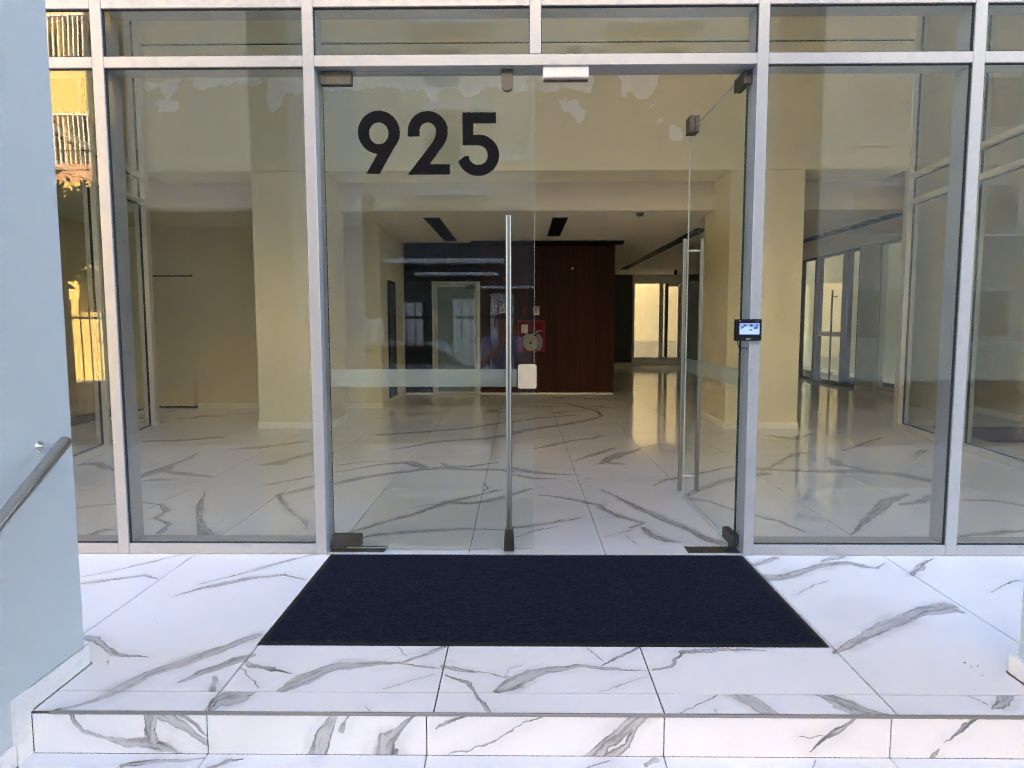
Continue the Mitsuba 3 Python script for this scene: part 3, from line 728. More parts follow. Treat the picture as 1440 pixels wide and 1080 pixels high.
edges = [ENDS[0]] + [v for m in MUL for v in m] + [ENDS[1]]
BAYS = [(edges[i], edges[i + 1]) for i in range(0, len(edges), 2)]


def glaze(x0, x1, z0, z1):
    ob(cw, 'gasket', ring_xz(x0 + .0002, x1 - .0002, z0 + .0002, z1 - .0002, 0.0042, 0.012, 0.030), 'gasket_rubber')
    ob(cw, 'pane', wavy_pane(x0 + .004, x1 - .004, z0 + .004, z1 - .004, 0.022), 'pane', True)


for (x0, x1) in BAYS:
    door = x0 < 0 < x1
    for z in (T1, T2, T3):
        if door and z is not T1:
            ob(cw, 'transom', box(x0, 0.053, 0.002, DEP - .002, *z, .0025), 'aluminium')
            ob(cw, 'transom', box(0.115, x1, 0.002, DEP - .002, *z, .0025), 'aluminium')
        else:
            ob(cw, 'transom', box(x0, x1, 0.002, DEP - .002, *z, .0025), 'aluminium')
    if not door:
        ob(cw, 'sill', box(x0, x1, 0.002, DEP - .002, 0.001, SILL, .0025), 'aluminium')
        glaze(x0, x1, SILL, T1[0])
    for xa, xb in ([(x0, 0.053), (0.115, x1)] if door else [(x0, x1)]):
        glaze(xa, xb, T1[1], T2[0]); glaze(xa, xb, T2[1], T3[0]); glaze(xa, xb, T3[1], TOP)

# ---------------------------------------------------------------- glass doors
W, LH = 1.185, 2.738


def at(px, py, ang):
    return T().translate([px, py, 0]).rotate([0, 0, 1], ang)


def leaf(label, M, flip, lettering):
    """Door leaf in its own frame: pivot at x = 0, glass in the plane y = 0, street side at y < 0 (mirrored in x when flip)."""
    t = thing('glass_door', label, 'door', None)
    fx = -1.0 if flip else 1.0

    def P(name, mesh, mat, sm=False, lab=None, **k):
        m = mesh.copy()
        if flip:
            m.vertices = m.vertices * [-1, 1, 1]; m.faces = m.faces[:, ::-1]
        m.apply_transform(np.array(M.matrix, float))
        return ob(t, name, m, mat, sm, lab, **k)
    P('pane', sheet_xz(0.0, W, 0.014, LH, 0.0), 'door_pane')
    P('edge', box(-0.0015, 0.0, -0.006, 0.006, 0.014, LH), 'glass_edge')
    P('edge', box(W, W + 0.0012, -0.005, 0.005, 0.014, LH), 'bright_edge')
    P('edge', box(0.0005, W - .0005, -0.005, 0.005, 0.012, 0.0138), 'bright_edge')
    P('edge', box(0.0005, W - .0005, -0.005, 0.005, LH + .0002, LH + 0.0018), 'bright_edge')
    P('frosted_band', sheet_xz(0.002, W - (0.1 if lettering else 0.02), 0.975, 1.078, 0.0035), 'frosted_film')
    for s in (-1, 1):
        hy = s * 0.062
        P('handle', tube([(1.04, hy, 0.135 if s < 0 and lettering else 0.10), (1.04, hy, 1.945)], 0.0165, 20), 'steel', 40)
        for z in (0.21, 1.86):
            P('standoff', cat(tube([(1.04, s * .002, z), (1.04, s * .012, z)], 0.013, 14), tube([(1.04, s * .011, z), (1.04, hy - s * .012, z)], 0.007, 12)), 'chrome', 40)
    # patch fittings clamp both faces of the glass at the pivot
    P('patch_fitting', cat(box(-0.008, 0.165, -0.022, -0.001, 0.03, 0.098, .002), box(-0.008, 0.165, 0.001, 0.022, 0.03, 0.098, .002), box(0.02, 0.07, -0.015, 0.015, 0.004, 0.031)), 'steel_fitting')
    P('patch_fitting', cat(box(-0.008, 0.165, -0.022, -0.001, LH - .068, LH + .004, .002), box(-0.008, 0.165, 0.001, 0.022, LH - .068, LH + .004, .002)), 'steel_fitting')
    if lettering:
        bolt = Polygon([(-.030, .022), (-.027, .12), (-.018, .150), (.018, .150), (.027, .12), (.030, .022)])
        m = ext_xz(bolt, -0.085, -0.0015); m.apply_translation((1.04, 0, 0))
        P('floor_bolt', m, 'steel_fitting')
        lk = shapely.box(1.092, 0.968, 1.200, 1.106).buffer(-.014).buffer(.014)
        P('lock', ext_xz(lk, -0.034, -0.0015), 'cream_plastic')
        P('lock', ext_xz(lk, 0.0015, 0.034), 'cream_plastic')
        P('keyhole', lathe([(0, 0), (.010, 0), (.010, .002), (0, .003)], (1.146, 0.0345, 1.03), 'y', 16), 'chrome')
        # 9 2 5: vinyl numerals on the street face; drawn on the grid of the numerals
        def Q(*pts):
            return Polygon(pts)
        def ell(cx, cy, rx, ry):
            return shapely.affinity.scale(Point(cx, cy).buffer(1.0, 48), rx, ry)
        nine = unary_union([ell(415, 385, 133, 137), Q((330, 648), (415, 648), (538, 436), (480, 400), (404, 519))]).difference(ell(414, 391, 61, 69))
        two = ell(725, 379, 127, 127).difference(ell(725, 379, 52, 55)).intersection(shapely.box(560, 200, 900, 379))
        two = unary_union([two, shapely.box(598, 378, 674, 412), Q((777, 378), (852, 378), (850, 405), (842, 436), (828, 462), (735, 588), (863, 588), (863, 655), (598, 655), (598, 648), (752, 452), (768, 425), (775, 400))])
        five = ell(1044, 533, 133, 131).difference(ell(1044, 532, 60, 62)).difference(Q((850, 380), (945, 380), (945, 470), (1040, 470), (1044, 532), (957, 538), (907, 578), (840, 640)))
        five = unary_union([five, shapely.box(945, 262, 1157, 332), shapely.box(945, 262, 1014, 470), Q((1014, 412), (1060, 403), (1060, 470), (1014, 470))])
        for nm, g in (('nine', nine), ('two', two), ('five', five)):
            g = shapely.affinity.affine_transform(g, [0.000889, 0, 0, -0.000867, -0.913 - 282 * 0.000889 + 1.105, 2.534 + 248 * 0.000867])
            P('numeral', ext_xz(g.buffer(0), -0.0016, -0.0003), 'vinyl_black', False, 'black vinyl numeral %s' % nm)
    else:
        P('clamp', cat(box(1.06, 1.175, -0.040, -0.001, 2.700, 2.815, .003), box(1.06, 1.175, 0.001, 0.030, 2.700, 2.815, .003)), 'steel_fitting')
        P('clamp', box(1.165, 1.180, -0.012, 0.012, 2.740, 2.818), 'chrome')
    return t


leaf('closed left glass door leaf with large black numerals 925 and a frosted band', at(-1.105, 0.08, 0), False, True)
leaf('open right glass door leaf swung into the lobby with two tall steel handles', at(1.268, 0.085, -90 + 1.0), True, False)
st = thing('door_stop', 'small grey rounded stop under the door head above the left leaf edge', 'door stop')
ob(st, 'body', ext_xz(unary_union([shapely.box(-0.104, 2.662, -0.038, 2.7465), Point(-0.071, 2.664).buffer(.033)]), 0.052, 0.078), 'steel_fitting')
ob(st, 'screw', lathe([(0, 0), (.005, 0), (.004, .002), (0, .002)], (-0.071, 0.0525, 2.664), 'y', 10), 'dark_metal')
ml = thing('magnetic_lock', 'cream magnetic lock box under the middle of the door head', 'door lock')
ob(ml, 'body', box(0.127, 0.378, 0.018, 0.075, 2.688, 2.7465, .003), 'white_plastic')
ob(ml, 'plate', box(0.130, 0.376, 0.022, 0.070, 2.678, 2.6875), 'dark_metal')
ob(ml, 'indicator', box(0.160, 0.168, 0.0195, 0.0215, 2.679, 2.686), 'red_paint')
for nm, xa, xb in (('left', -1.124, -0.80), ('right', 0.985, 1.288)):
    fp = thing('floor_spring', 'steel floor spring cover plate under the %s door pivot' % ('closed left' if nm == 'left' else 'open right'), 'floor plate')
    ob(fp, 'plate', box(xa, xb, 0.035, 0.145, 0.0004, 0.0045, .0015), 'steel_fitting')
    for q in (0.06, 0.94):
        ob(fp, 'screw', lathe([(0, 0), (.006, 0), (.005, .0015), (0, .002)], (xa + q * (xb - xa), 0.09, 0.0044), 'z', 12), 'dark_metal')
ths = thing('threshold_joint', kind='structure')
ob(ths, 'strip', box(-1.129, 1.292, -0.0021, 0.0019, -0.02, 0.0007), 'soil_grout')

ic = thing('intercom', 'black access control screen with lit blue display on the right door mullion', 'intercom')


def screen(p, n, uv):
    u, v = (p.x - 1.2235) / 0.111, (p.z - 1.2795) / 0.063
    k = smoothstep(0.30, 0.36, v)
    blob = smoothstep(0.44, 0.6, fbm(u * 7, v * 5, 3.0)) * k * smoothstep(0.92, 0.84, v) * smoothstep(0.03, 0.1, u) * smoothstep(0.98, 0.9, u)
    return mix((0.0105, 0.0150, 0.029), (0.0012, 0.002, 0.006), blob) * (0.7 + 0.5 * smoothstep(0.8, 0.55, v))


ib = shapely.box(1.204, 1.243, 1.347, 1.364).buffer(-.008).buffer(.008)
ob(ic, 'body', ext_xz(ib, -0.034, -0.0005), 'black_plastic')
ob(ic, 'bezel', box(1.2235, 1.3345, -0.0350, -0.0343, 1.2795, 1.3425), 'black_plastic')
ob(ic, 'display', trimesh.Trimesh([(1.2235, -0.0353, 1.2795), (1.3345, -0.0353, 1.2795), (1.3345, -0.0353, 1.3425), (1.2235, -0.0353, 1.3425)], [[0, 1, 2], [0, 2, 3]], process=False), 'black_plastic', label='lit blue display showing a street view', uv=np.array([[0, 0], [1, 0], [1, 1], [0, 1.0]]), emitter={'type': 'area', 'radiance': proc(screen), 'sampling_weight': 0.001})
ob(ic, 'camera_lens', cat(*[lathe([(0, 0), (.0032, 0), (.0028, .0012), (0, .0016)], (x, -0.0342, 1.3535), 'y', 10) for x in (1.226, 1.318, 1.327)]), 'chrome')
ob(ic, 'key_row', box(1.262, 1.290, -0.0348, -0.0342, 1.2525, 1.2555), 'white_plastic')
ob(ic, 'cable', tube([(1.222, -0.012, 1.243), (1.224, -0.010, 1.225), (1.232, -0.008, 1.205), (1.243, -0.005, 1.197), (1.258, 0.003, 1.203), (1.285, 0.02, 1.200)], .0028, 8), 'rubber', 60)

# ---------------------------------------------------------------- door mat
dm = thing('doormat', 'large navy blue ribbed carpet mat with black rubber border before the doors', 'doormat')
mx0, mx1, my0, my1 = -1.106, 1.288, -1.124, -0.012
bw = 0.028
ob(dm, 'border', trimesh.Trimesh(*(lambda v, f: (v, f))(
    [(mx0, my0, .001), (mx1, my0, .001), (mx1, my1, .001), (mx0, my1, .001),
     (mx0 + .012, my0 + .012, .0065), (mx1 - .012, my0 + .012, .0065), (mx1 - .012, my1 - .012, .0065), (mx0 + .012, my1 - .012, .0065),
     (mx0 + bw, my0 + bw, .0065), (mx1 - bw, my0 + bw, .0065), (mx1 - bw, my1 - bw, .0065), (mx0 + bw, my1 - bw, .0065)],
    [f for i in range(4) for j in [(i + 1) % 4] for f in ([i, j, 4 + j], [i, 4 + j, 4 + i], [4 + i, 4 + j, 8 + j], [4 + i, 8 + j, 8 + i])]), process=False), 'rubber')
nx, ny = 560, 300
gx, gy = np.meshgrid(np.linspace(mx0 + bw - .002, mx1 - bw + .002, nx), np.linspace(my0 + bw - .002, my1 - bw + .002, ny))
q = np.stack([gx * 160, gy * 160, gx * 0], -1)
gz = 0.0068 + 0.0022 * np.abs(np.sin(gy * math.pi / 0.0115)) + 0.0030 * (meshkit.noise(q, 3) - 0.4) + 0.0016 * (rng.random(gx.shape) - .5) + 0.0015 * meshkit.fbm(np.stack([gx * 4, gy * 4, gx * 0], -1), 3, 5)
gz[0], gz[-1], gz[:, 0], gz[:, -1] = .004, .004, .004, .004
idx = np.arange(nx * ny).reshape(ny, nx)
ff = np.stack([idx[:-1, :-1], idx[:-1, 1:], idx[1:, 1:], idx[1:, :-1]], -1).reshape(-1, 4)
ob(dm, 'pile', (np.stack([gx, gy, gz], -1).reshape(-1, 3), ff), 'mat_pile', True)

# ---------------------------------------------------------------- wing walls, skirtings, handrail
wl = thing('left_wing_wall', 'plain white rendered wall at the left of the steps with a handrail on it', 'wall')
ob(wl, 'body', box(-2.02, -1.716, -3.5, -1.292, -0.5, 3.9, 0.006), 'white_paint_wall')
ob(wl, 'skirting', box(-1.7155, -1.702, -1.604, -1.286, 0.001, 0.078, .003), 'skirting_white')
ob(wl, 'skirting', box(-2.03, -1.7155, -1.2915, -1.279, 0.001, 0.078, .003), 'skirting_white')
ob(wl, 'skirting', ext_yz(Polygon([(-1.688, -0.150), (-1.6165, -0.150), (-1.6165, 0.0), (-1.6055, 0.0), (-1.6055, 0.078), (-1.688, 0.078)]), -1.7155, -1.7015), 'skirting_white')
ob(wl, 'skirting', box(-1.7155, -1.702, -1.932, -1.690, -0.151, -0.074, .003), 'skirting_white')
ob(wl, 'skirting', box(-1.7155, -1.702, -3.5, -1.94, GROUND + .001, GROUND + .08, .003), 'skirting_white')
ob(wl, 'base_joint', cat(box(-1.7155, -1.6995, -1.604, -1.2775, 0.0004, 0.0035), box(-2.03, -1.7157, -1.2915, -1.2765, 0.0004, 0.0035), box(-1.7155, -1.6995, -1.932, -1.6905, -0.1516, -0.149), box(-1.7155, -1.700, -1.6148, -1.6132, -0.145, -0.012), box(-1.7155, -1.7152, -1.604, -1.2785, 0.078, 0.0795)), 'soil_grout')
wr = thing('right_wing_wall', 'plain white rendered wall end at the right edge of the landing', 'wall')
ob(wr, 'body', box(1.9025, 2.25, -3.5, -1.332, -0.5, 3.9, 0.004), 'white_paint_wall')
ob(wr, 'skirting', box(1.876, 1.902, -1.604, -1.318, 0.001, 0.078, .004), 'skirting_white')
ob(wr, 'skirting', box(1.9025, 2.262, -1.3315, -1.318, 0.001, 0.078, .003), 'skirting_white')
ob(wr, 'base_joint', cat(box(1.872, 1.934, -1.604, -1.316, 0.0004, 0.006)), 'soil_grout')
hr = thing('handrail', 'brushed steel tube handrail sloping down along the left white wall', 'handrail')
HX = -1.632
sl = (0.717 - 0.925) / (-1.798 + 1.455)
ob(hr, 'rail', tube([(HX, -1.447, 0.929), (HX, -1.452, 0.926), (HX, -1.462, 0.920), (HX, -1.9, 0.92 + sl * (-0.438)), (HX, -3.0, 0.92 + sl * (-1.538))], [.015, .0205, .0215, .0215, .0215], 24), 'rail_steel', 35)
for y in (-1.475, -2.75):
    z = 0.92 + sl * (y + 1.462) - 0.004
    ob(hr, 'bracket', cat(tube([(-1.712, y, z), (HX - .004, y, z)], .0085, 12)), 'chrome', 40)
    ob(hr, 'flange', lathe([(0, 0), (.022, 0), (.022, .004), (.017, .009), (0, .009)], (-1.7165, y, z), 'x', 24), 'chrome', 40)

# ---------------------------------------------------------------- side glazing of the hall


def side_glazing(p0, p1, label, sgn):
    t = thing('side_glazing', label, 'glazed screen')
    p0, p1 = np.array(p0), np.array(p1)
    d = p1 - p0; L = np.linalg.norm(d); ang = math.degrees(math.atan2(d[1], d[0]))
    M = np.array((T().translate([p0[0], p0[1], 0]).rotate([0, 0, 1], ang)).matrix, float)

    def P(name, m, mat):
        m = m.copy(); m.apply_transform(M); ob(t, name, m, mat)
    P('post', box(L - 0.13, L, -0.065, 0.065, 0.001, TOP, .003), 'aluminium_inside')
    mid = [0.0, L * 0.36, L * 0.68, L - .13]
    for x in mid[1:3]:
        P('mullion', box(x - .03, x + .03, -0.06, 0.06, 0.001, TOP, .002), 'aluminium_inside')
    for z in (0.001, T1[0] + .03, T2[0] + .03):
        hgt = .075 if z < 1 else .06
        for a, b in zip(mid[:-1], mid[1:]):
            P('transom' if z > 1 else 'sill', box(a + (.03 if a > 0 else 0), b - (.03 if b < L - .14 else 0), -0.058, 0.058, z, z + hgt, .002), 'aluminium_inside')
    for a, b in zip(mid[:-1], mid[1:]):
        a2, b2 = a + (.03 if a > 0 else 0), b - (.03 if b < L - .14 else 0)
        for z0, z1 in ((.076, T1[0] + .03), (T1[0] + .09, T2[0] + .03), (T2[0] + .09, TOP)):
            P('pane', sheet_xz(a2 + .002, b2 - .002, z0 + .002, z1 - .002, 0.0), 'pane')
            P('gasket', ring_xz(a2 + .0003, b2 - .0003, z0 + .0003, z1 - .0003, .005, -.012, .012), 'gasket_rubber')


side_glazing((-3.90, DEP), (-4.64, 4.62), 'glazed aluminium screen running back along the left side of the hall', -1)
side_glazing((4.44, DEP), (4.83, 4.80), 'glazed aluminium screen running back along the right side of the hall', 1)

# room beside the hall on the right, seen through the screen
nr = thing('side_room_wall', 'beige walls of the side room behind the right glazed screen', 'wall')
ob(nr, 'panel', box(4.93, 5.40, 4.95, 5.10, 0, TOP), 'beige_paint')
ob(nr, 'panel', box(6.62, 8.2, 4.95, 5.10, 0, TOP), 'beige_paint')
ob(nr, 'panel', box(5.40, 6.62, 4.95, 5.10, 2.45, TOP), 'beige_paint')
ob(nr, 'skirting', cat(box(4.93, 5.40, 4.938, 4.95, .001, .08), box(6.62, 8.19, 4.938, 4.95, .001, .08)), 'skirting_cream')
sdr = thing('side_room_door', 'frameless glass door with tall steel handle in the side room on the right', 'door')
ob(sdr, 'pane', sheet_xz(5.41, 6.61, 0.01, 2.44, 5.0), 'door_pane')
ob(sdr, 'handle', tube([(5.56, 4.94, 0.12), (5.56, 4.94, 1.93)], .017, 14), 'steel', 40)
ob(sdr, 'standoff', cat(tube([(5.56, 4.94, .35), (5.56, 5.0, .35)], .01, 8), tube([(5.56, 4.94, 1.6), (5.56, 5.0, 1.6)], .01, 8)), 'dark_trim')
ob(sdr, 'frosted_band', sheet_xz(5.42, 6.6, 0.98, 1.08, 4.998), 'frosted_film')
sm_ = thing('side_room_mat', 'dark mat on the floor behind the right glazed screen', 'doormat')
ob(sm_, 'pile', box(5.30, 6.65, 3.75, 4.85, 0.001, 0.009, .003), 'mat_pile')
rw = thing('corridor_wall', 'beige wall of the right hand corridor with a pier between the glazing', 'wall')
ob(rw, 'panel', box(6.8, 6.95, 5.10, 8.42, 0, ZC - .001), 'beige_paint')
ob(rw, 'panel', box(6.8, 8.2, 8.2, 8.42, -.1, TOP), 'beige_paint')
ob(rw, 'pier', box(6.78, 6.95, 9.16, 9.91, 0, ZC - .001, .003), 'beige_paint')
ob(rw, 'panel', box(6.8, 6.95, 12.85, 17.6, 0, ZC - .001), 'beige_paint')
ob(rw, 'skirting', cat(box(6.766, 6.78, 9.16, 9.91, .001, .09), box(6.786, 6.8, 5.10, 8.42, .001, .09), box(6.786, 6.8, 12.85, 17.6, .001, .09)), 'skirting_cream')


def ring_yz(y0, y1, z0, z1, w, x0, x1):
    return cat(box(x0, x1, y0, y1, z0, z0 + w), box(x0, x1, y0, y1, z1 - w, z1), box(x0, x1, y0, y0 + w, z0 + w, z1 - w), box(x0, x1, y1 - w, y1, z0 + w, z1 - w))


def sheet_yz(y0, y1, z0, z1, x):
    return trimesh.Trimesh([(x, y0, z0), (x, y1, z0), (x, y1, z1), (x, y0, z1)], [[0, 1, 2], [0, 2, 3]], process=False)


cg = thing('corridor_glazing', 'dark framed corridor glazing with a glass door onto the side court', 'glazed screen')
for y0, y1, nm in ((9.94, 10.45, 'side'), (10.62, 11.84, 'door'), (11.98, 12.82, 'side')):
    ob(cg, 'frame', ring_yz(y0, y1, 0.03, ZC - .002, 0.05, 6.80, 6.90), 'dark_metal')
    ob(cg, 'pane', sheet_yz(y0 + .05, y1 - .05, .08, ZC - .05, 6.85), 'pane')
for a, b in ((9.911, 9.94), (10.45, 10.62), (11.84, 11.98), (12.82, 12.849)):
    ob(cg, 'post', box(6.79, 6.91, a, b, 0.002, ZC - .002), 'dark_metal')
ob(cg, 'sill', box(6.80, 6.90, 9.94, 12.82, 0.001, 0.0298), 'dark_metal')
ob(cg, 'door_rail', box(6.81, 6.89, 10.671, 11.789, 1.04, 1.14), 'aluminium_inside')
ob(cg, 'handle', tube([(6.74, 10.98, 0.10), (6.74, 10.98, 2.04)], .02, 12), 'dark_metal', 40)
ob(cg, 'standoff', cat(tube([(6.74, 10.98, .25), (6.85, 10.98, .25)], .012, 8), tube([(6.74, 10.98, 1.9), (6.85, 10.98, 1.9)], .012, 8)), 'dark_metal')
cn = thing('corridor_window', 'tall narrow window beside the pier in the right corridor wall', 'window')
ob(cn, 'frame', ring_yz(8.42, 9.16, 0.07, ZC - .002, 0.05, 6.80, 6.90), 'aluminium_inside')
ob(cn, 'pane', sheet_yz(8.47, 9.11, .12, ZC - .05, 6.85), 'pane')
ob(cn, 'sill', box(6.79, 6.91, 8.42, 9.16, 0.001, 0.0698), 'skirting_cream')

# window to the rear court
rb = thing('rear_wall', 'dim dark rear wall around the courtyard window', 'wall')
ob(rb, 'panel', box(-6.5, 3.52, 17.6, 17.75, 0, ZC), 'charcoal_paint')
ob(rb, 'panel', box(5.08, 6.95, 17.6, 17.75, 0, ZC), 'charcoal_paint')
ob(rb, 'skirting', cat(box(1.776, 3.52, 17.586, 17.6, .001, .09), box(5.08, 6.78, 17.586, 17.6, .001, .09)), 'skirting_cream')
rw2 = thing('courtyard_window', 'bright framed glass door and window at the far end looking at a yellow wall', 'window')
ob(rw2, 'frame', ring_xz(3.521, 5.079, 0.19, ZC - .001, 0.07, 17.58, 17.70), 'aluminium_inside')
ob(rw2, 'sill', box(3.521, 5.079, 17.56, 17.72, 0.001, 0.189, .003), 'skirting_cream')
ob(rw2, 'header', box(3.592, 5.008, 17.61, 17.66, 2.56, ZC - .072), 'aluminium_inside')
ob(rw2, 'post', box(4.54, 4.635, 17.55, 17.70, 0.26, 2.559, .003), 'dark_metal')
ob(rw2, 'door_frame', cat(box(4.36, 4.49, 17.59, 17.66, 0.262, 2.558)), 'aluminium_inside')
ob(rw2, 'door_frame', cat(box(4.636, 4.99, 17.595, 17.66, 2.48, 2.558), box(4.95, 5.007, 17.595, 17.66, 0.262, 2.479)), 'aluminium_inside')
ob(rw2, 'handle', tube([(4.44, 17.54, 1.18), (4.52, 17.54, 1.18)], .012, 8), 'dark_trim')
ob(rw2, 'pane', sheet_xz(3.592, 4.36, .262, 2.558, 17.64), 'pane')
ob(rw2, 'pane', sheet_xz(4.49, 4.54, .262, 2.558, 17.64), 'pane')
ob(rw2, 'pane', sheet_xz(4.636, 4.949, .262, 2.479, 17.64), 'pane')

cf = thing('court_ground', kind='structure')
ob(cf, 'slab', box(1.0, 9.0, 17.76, 20.6, -0.5, 0.10), 'facade_white')
ob(cf, 'slab', box(6.96, 9.0, 8.43, 17.75, -0.5, -0.02), 'facade_white')
ob(cf, 'canopy', box(1.0, 9.0, 17.76, 19.3, 3.3, 3.5), 'facade_white')
cwl = thing('courtyard_wall', 'sunny yellow courtyard wall with a concrete base beyond the far window', 'wall')
ob(cwl, 'render', box(1.0, 9.0, 20.6, 20.8, 0.70, 16.0), 'court_yellow')
ob(cwl, 'concrete_base', box(1.0, 9.0, 20.58, 20.8, -0.1, 0.699), 'concrete')
cwr = thing('side_court_wall', 'pale wall of the side court beyond the corridor door', 'wall')
ob(cwr, 'render', box(9.0, 9.2, 8.42, 20.8, -0.1, 10.0), 'court_pale')

# ---------------------------------------------------------------- the street behind the camera (seen mirrored in the glass)
def window(t, x0, x1, z0, z1, yf, frame='facade_white'):
    ob(t, 'window_frame', ring_xz(x0, x1, z0, z1, .07, yf - .03, yf + .02), frame)
    ob(t, 'window', box(x0 + .07, x1 - .07, yf - .02, yf - .01, z0 + .07, z1 - .07), 'window_glass')


YF = -17.6
yb = thing('yellow_building', 'yellow building with white barred balconies mirrored in the left pane', 'building')
YR = -13.35
ob(yb, 'wall', box(-34, YR, YF - 8, YF - 1.4, -0.5, 12.6), 'facade_dark')
for z0, z1, m in ((7.83, 9.2, 'facade_yellow'), (10.8, 12.6, 'facade_yellow'), (5.75, 6.3, 'facade_terra'), (5.45, 5.75, 'facade_yellow')):
    ob(yb, 'parapet', box(-34, YR, YF - 1.4, YF, z0, z1), m)
for x0, x1 in ((-34, -15.9), (-14.35, -14.0)):
    ob(yb, 'wall', box(x0, x1, YF - 1.39, YF - 0.1, -0.5, 5.449), 'facade_yellow')
ob(yb, 'wall', box(-15.9, -14.35, YF - 1.39, YF - 0.1, -0.5, 1.3), 'facade_yellow')
ob(yb, 'wall', box(-14.0, YR, YF - 1.39, YF - 0.1, -0.5, 1.7), 'facade_yellow')
ob(yb, 'wall', box(-14.0, YR, YF - 1.39, YF - 0.1, 3.05, 3.5), 'facade_yellow')
for z0, z1, xa in ((6.3, 7.83, -19.0), (9.2, 10.8, -19.0)):
    bars = [box(x - .022, x + .022, YF - .06, YF - .015, z0, z1 - .05) for x in np.arange(xa, YR - .03, 0.155)]
    ob(yb, 'railing', cat(*bars), 'white_bars', kind='stuff')
    ob(yb, 'rail', box(xa, YR, YF - .08, YF + .005, z1 - .06, z1 - .001), 'white_bars')
    ob(yb, 'column', box(-14.3, -14.05, YF - 1.3, YF - .1, z0, z1 - .07), 'facade_yellow')
cb = thing('beige_building', 'beige flats with pale ledges mirrored faintly in the entrance glass', 'building')
ob(cb, 'wall', box(-12.4, 8.6, YF - 8, YF - .4, 5.0, 16.5), 'facade_beige')
ob(cb, 'shop_front', box(-12.4, 8.6, YF - 8, YF - .402, -0.5, 4.999), 'facade_shade')
for z0 in (2.9, 5.37, 7.9, 10.4):
    for x0 in (-3.1, 1.4, 4.0, 6.4) if 4 < z0 < 9 else ():
        window(cb, x0, x0 + 1.3, z0 + .75, z0 + 2.0, YF - .38)
    if z0 < 3:
        continue
    ob(cb, 'ledge', box(-3.45, -0.9, YF - .4, YF + .35, z0 - .10, z0 + .08), 'facade_white')
    ob(cb, 'ledge', box(2.6, 5.6, YF - .4, YF + .35, z0 - .10, z0 + .08), 'facade_white')
    ob(cb, 'railing', cat(*[box(x - .012, x + .012, YF + .30, YF + .33, z0 + .08, z0 + .7) for x in np.arange(-3.4, -0.9, .12)]), 'white_bars', kind='stuff')
ob(cb, 'panel', box(-0.64, 0.42, YF - .4, YF - .2, 6.42, 6.9), 'facade_white')
for x0, z0 in ((-0.28, 7.0), (1.9, 9.3)):
    ob(cb, 'air_conditioner', box(x0, x0 + .62, YF - .39, YF - .05, z0, z0 + .46, .02), 'white_plastic')
    ob(cb, 'fan_grille', lathe([(0.07, 0), (.17, 0), (.17, .01), (.07, .01)], (x0 + .40, YF - .04, z0 + .23), 'y', 20), 'facade_dark')
for xa, xb, za, zb in ((-4.25, -0.5, 3.22, 3.36), (-3.3, -0.7, 2.83, 2.93), (-1.25, 0.6, 2.42, 2.5)):
    ob(cb, 'awning_edge', box(xa, xb, YF - .35, YF + .2, za, zb, .01), 'facade_white')
for xa, xb, zb in ((-3.75, -3.15, 2.0), (-2.15, -1.45, 2.1), (-0.95, -0.2, 2.3), (-5.9, -4.4, 1.5)):
    ob(cb, 'pale_panel', box(xa, xb, YF - .399, YF - .25, -0.45, zb), 'facade_white')
for x0 in (-11.6, -8.9, 1.0, 4.6):
    ob(cb, 'shutter', box(x0, x0 + 2.8, YF - .42, YF - .38, -0.45, 2.5), 'facade_dark')
rbd = thing('grey_building', 'plain flats across the street mirrored in the right panes', 'building')
ob(rbd, 'wall', box(9.0, 34, YF - 8, YF, -0.5, 15.0), 'facade_beige')
ob(rbd, 'parapet', box(9.0, 34, YF + .002, YF + .1, 14.4, 15.1), 'facade_white')
for z0 in (0.8, 4.0, 7.2):
    for x0 in (10.2, 13.6, 17.0, 20.4):
        window(rbd, x0, x0 + 1.8, z0, z0 + 1.6, YF + .01)

fe = thing('street_fence', 'black picket fence along the pavement mirrored in the entrance glass', 'fence')
FY = -7.4
ob(fe, 'picket', cat(*[box(x - .008, x + .008, FY - .008, FY + .008, GROUND + .08, 1.75) for x in np.arange(-14, 1.6, .155)]), 'fence_black', kind='stuff')
for z in (GROUND + .1, 1.42):
    ob(fe, 'rail', box(-14, 1.6, FY - .02, FY + .02, z, z + .04), 'fence_black')


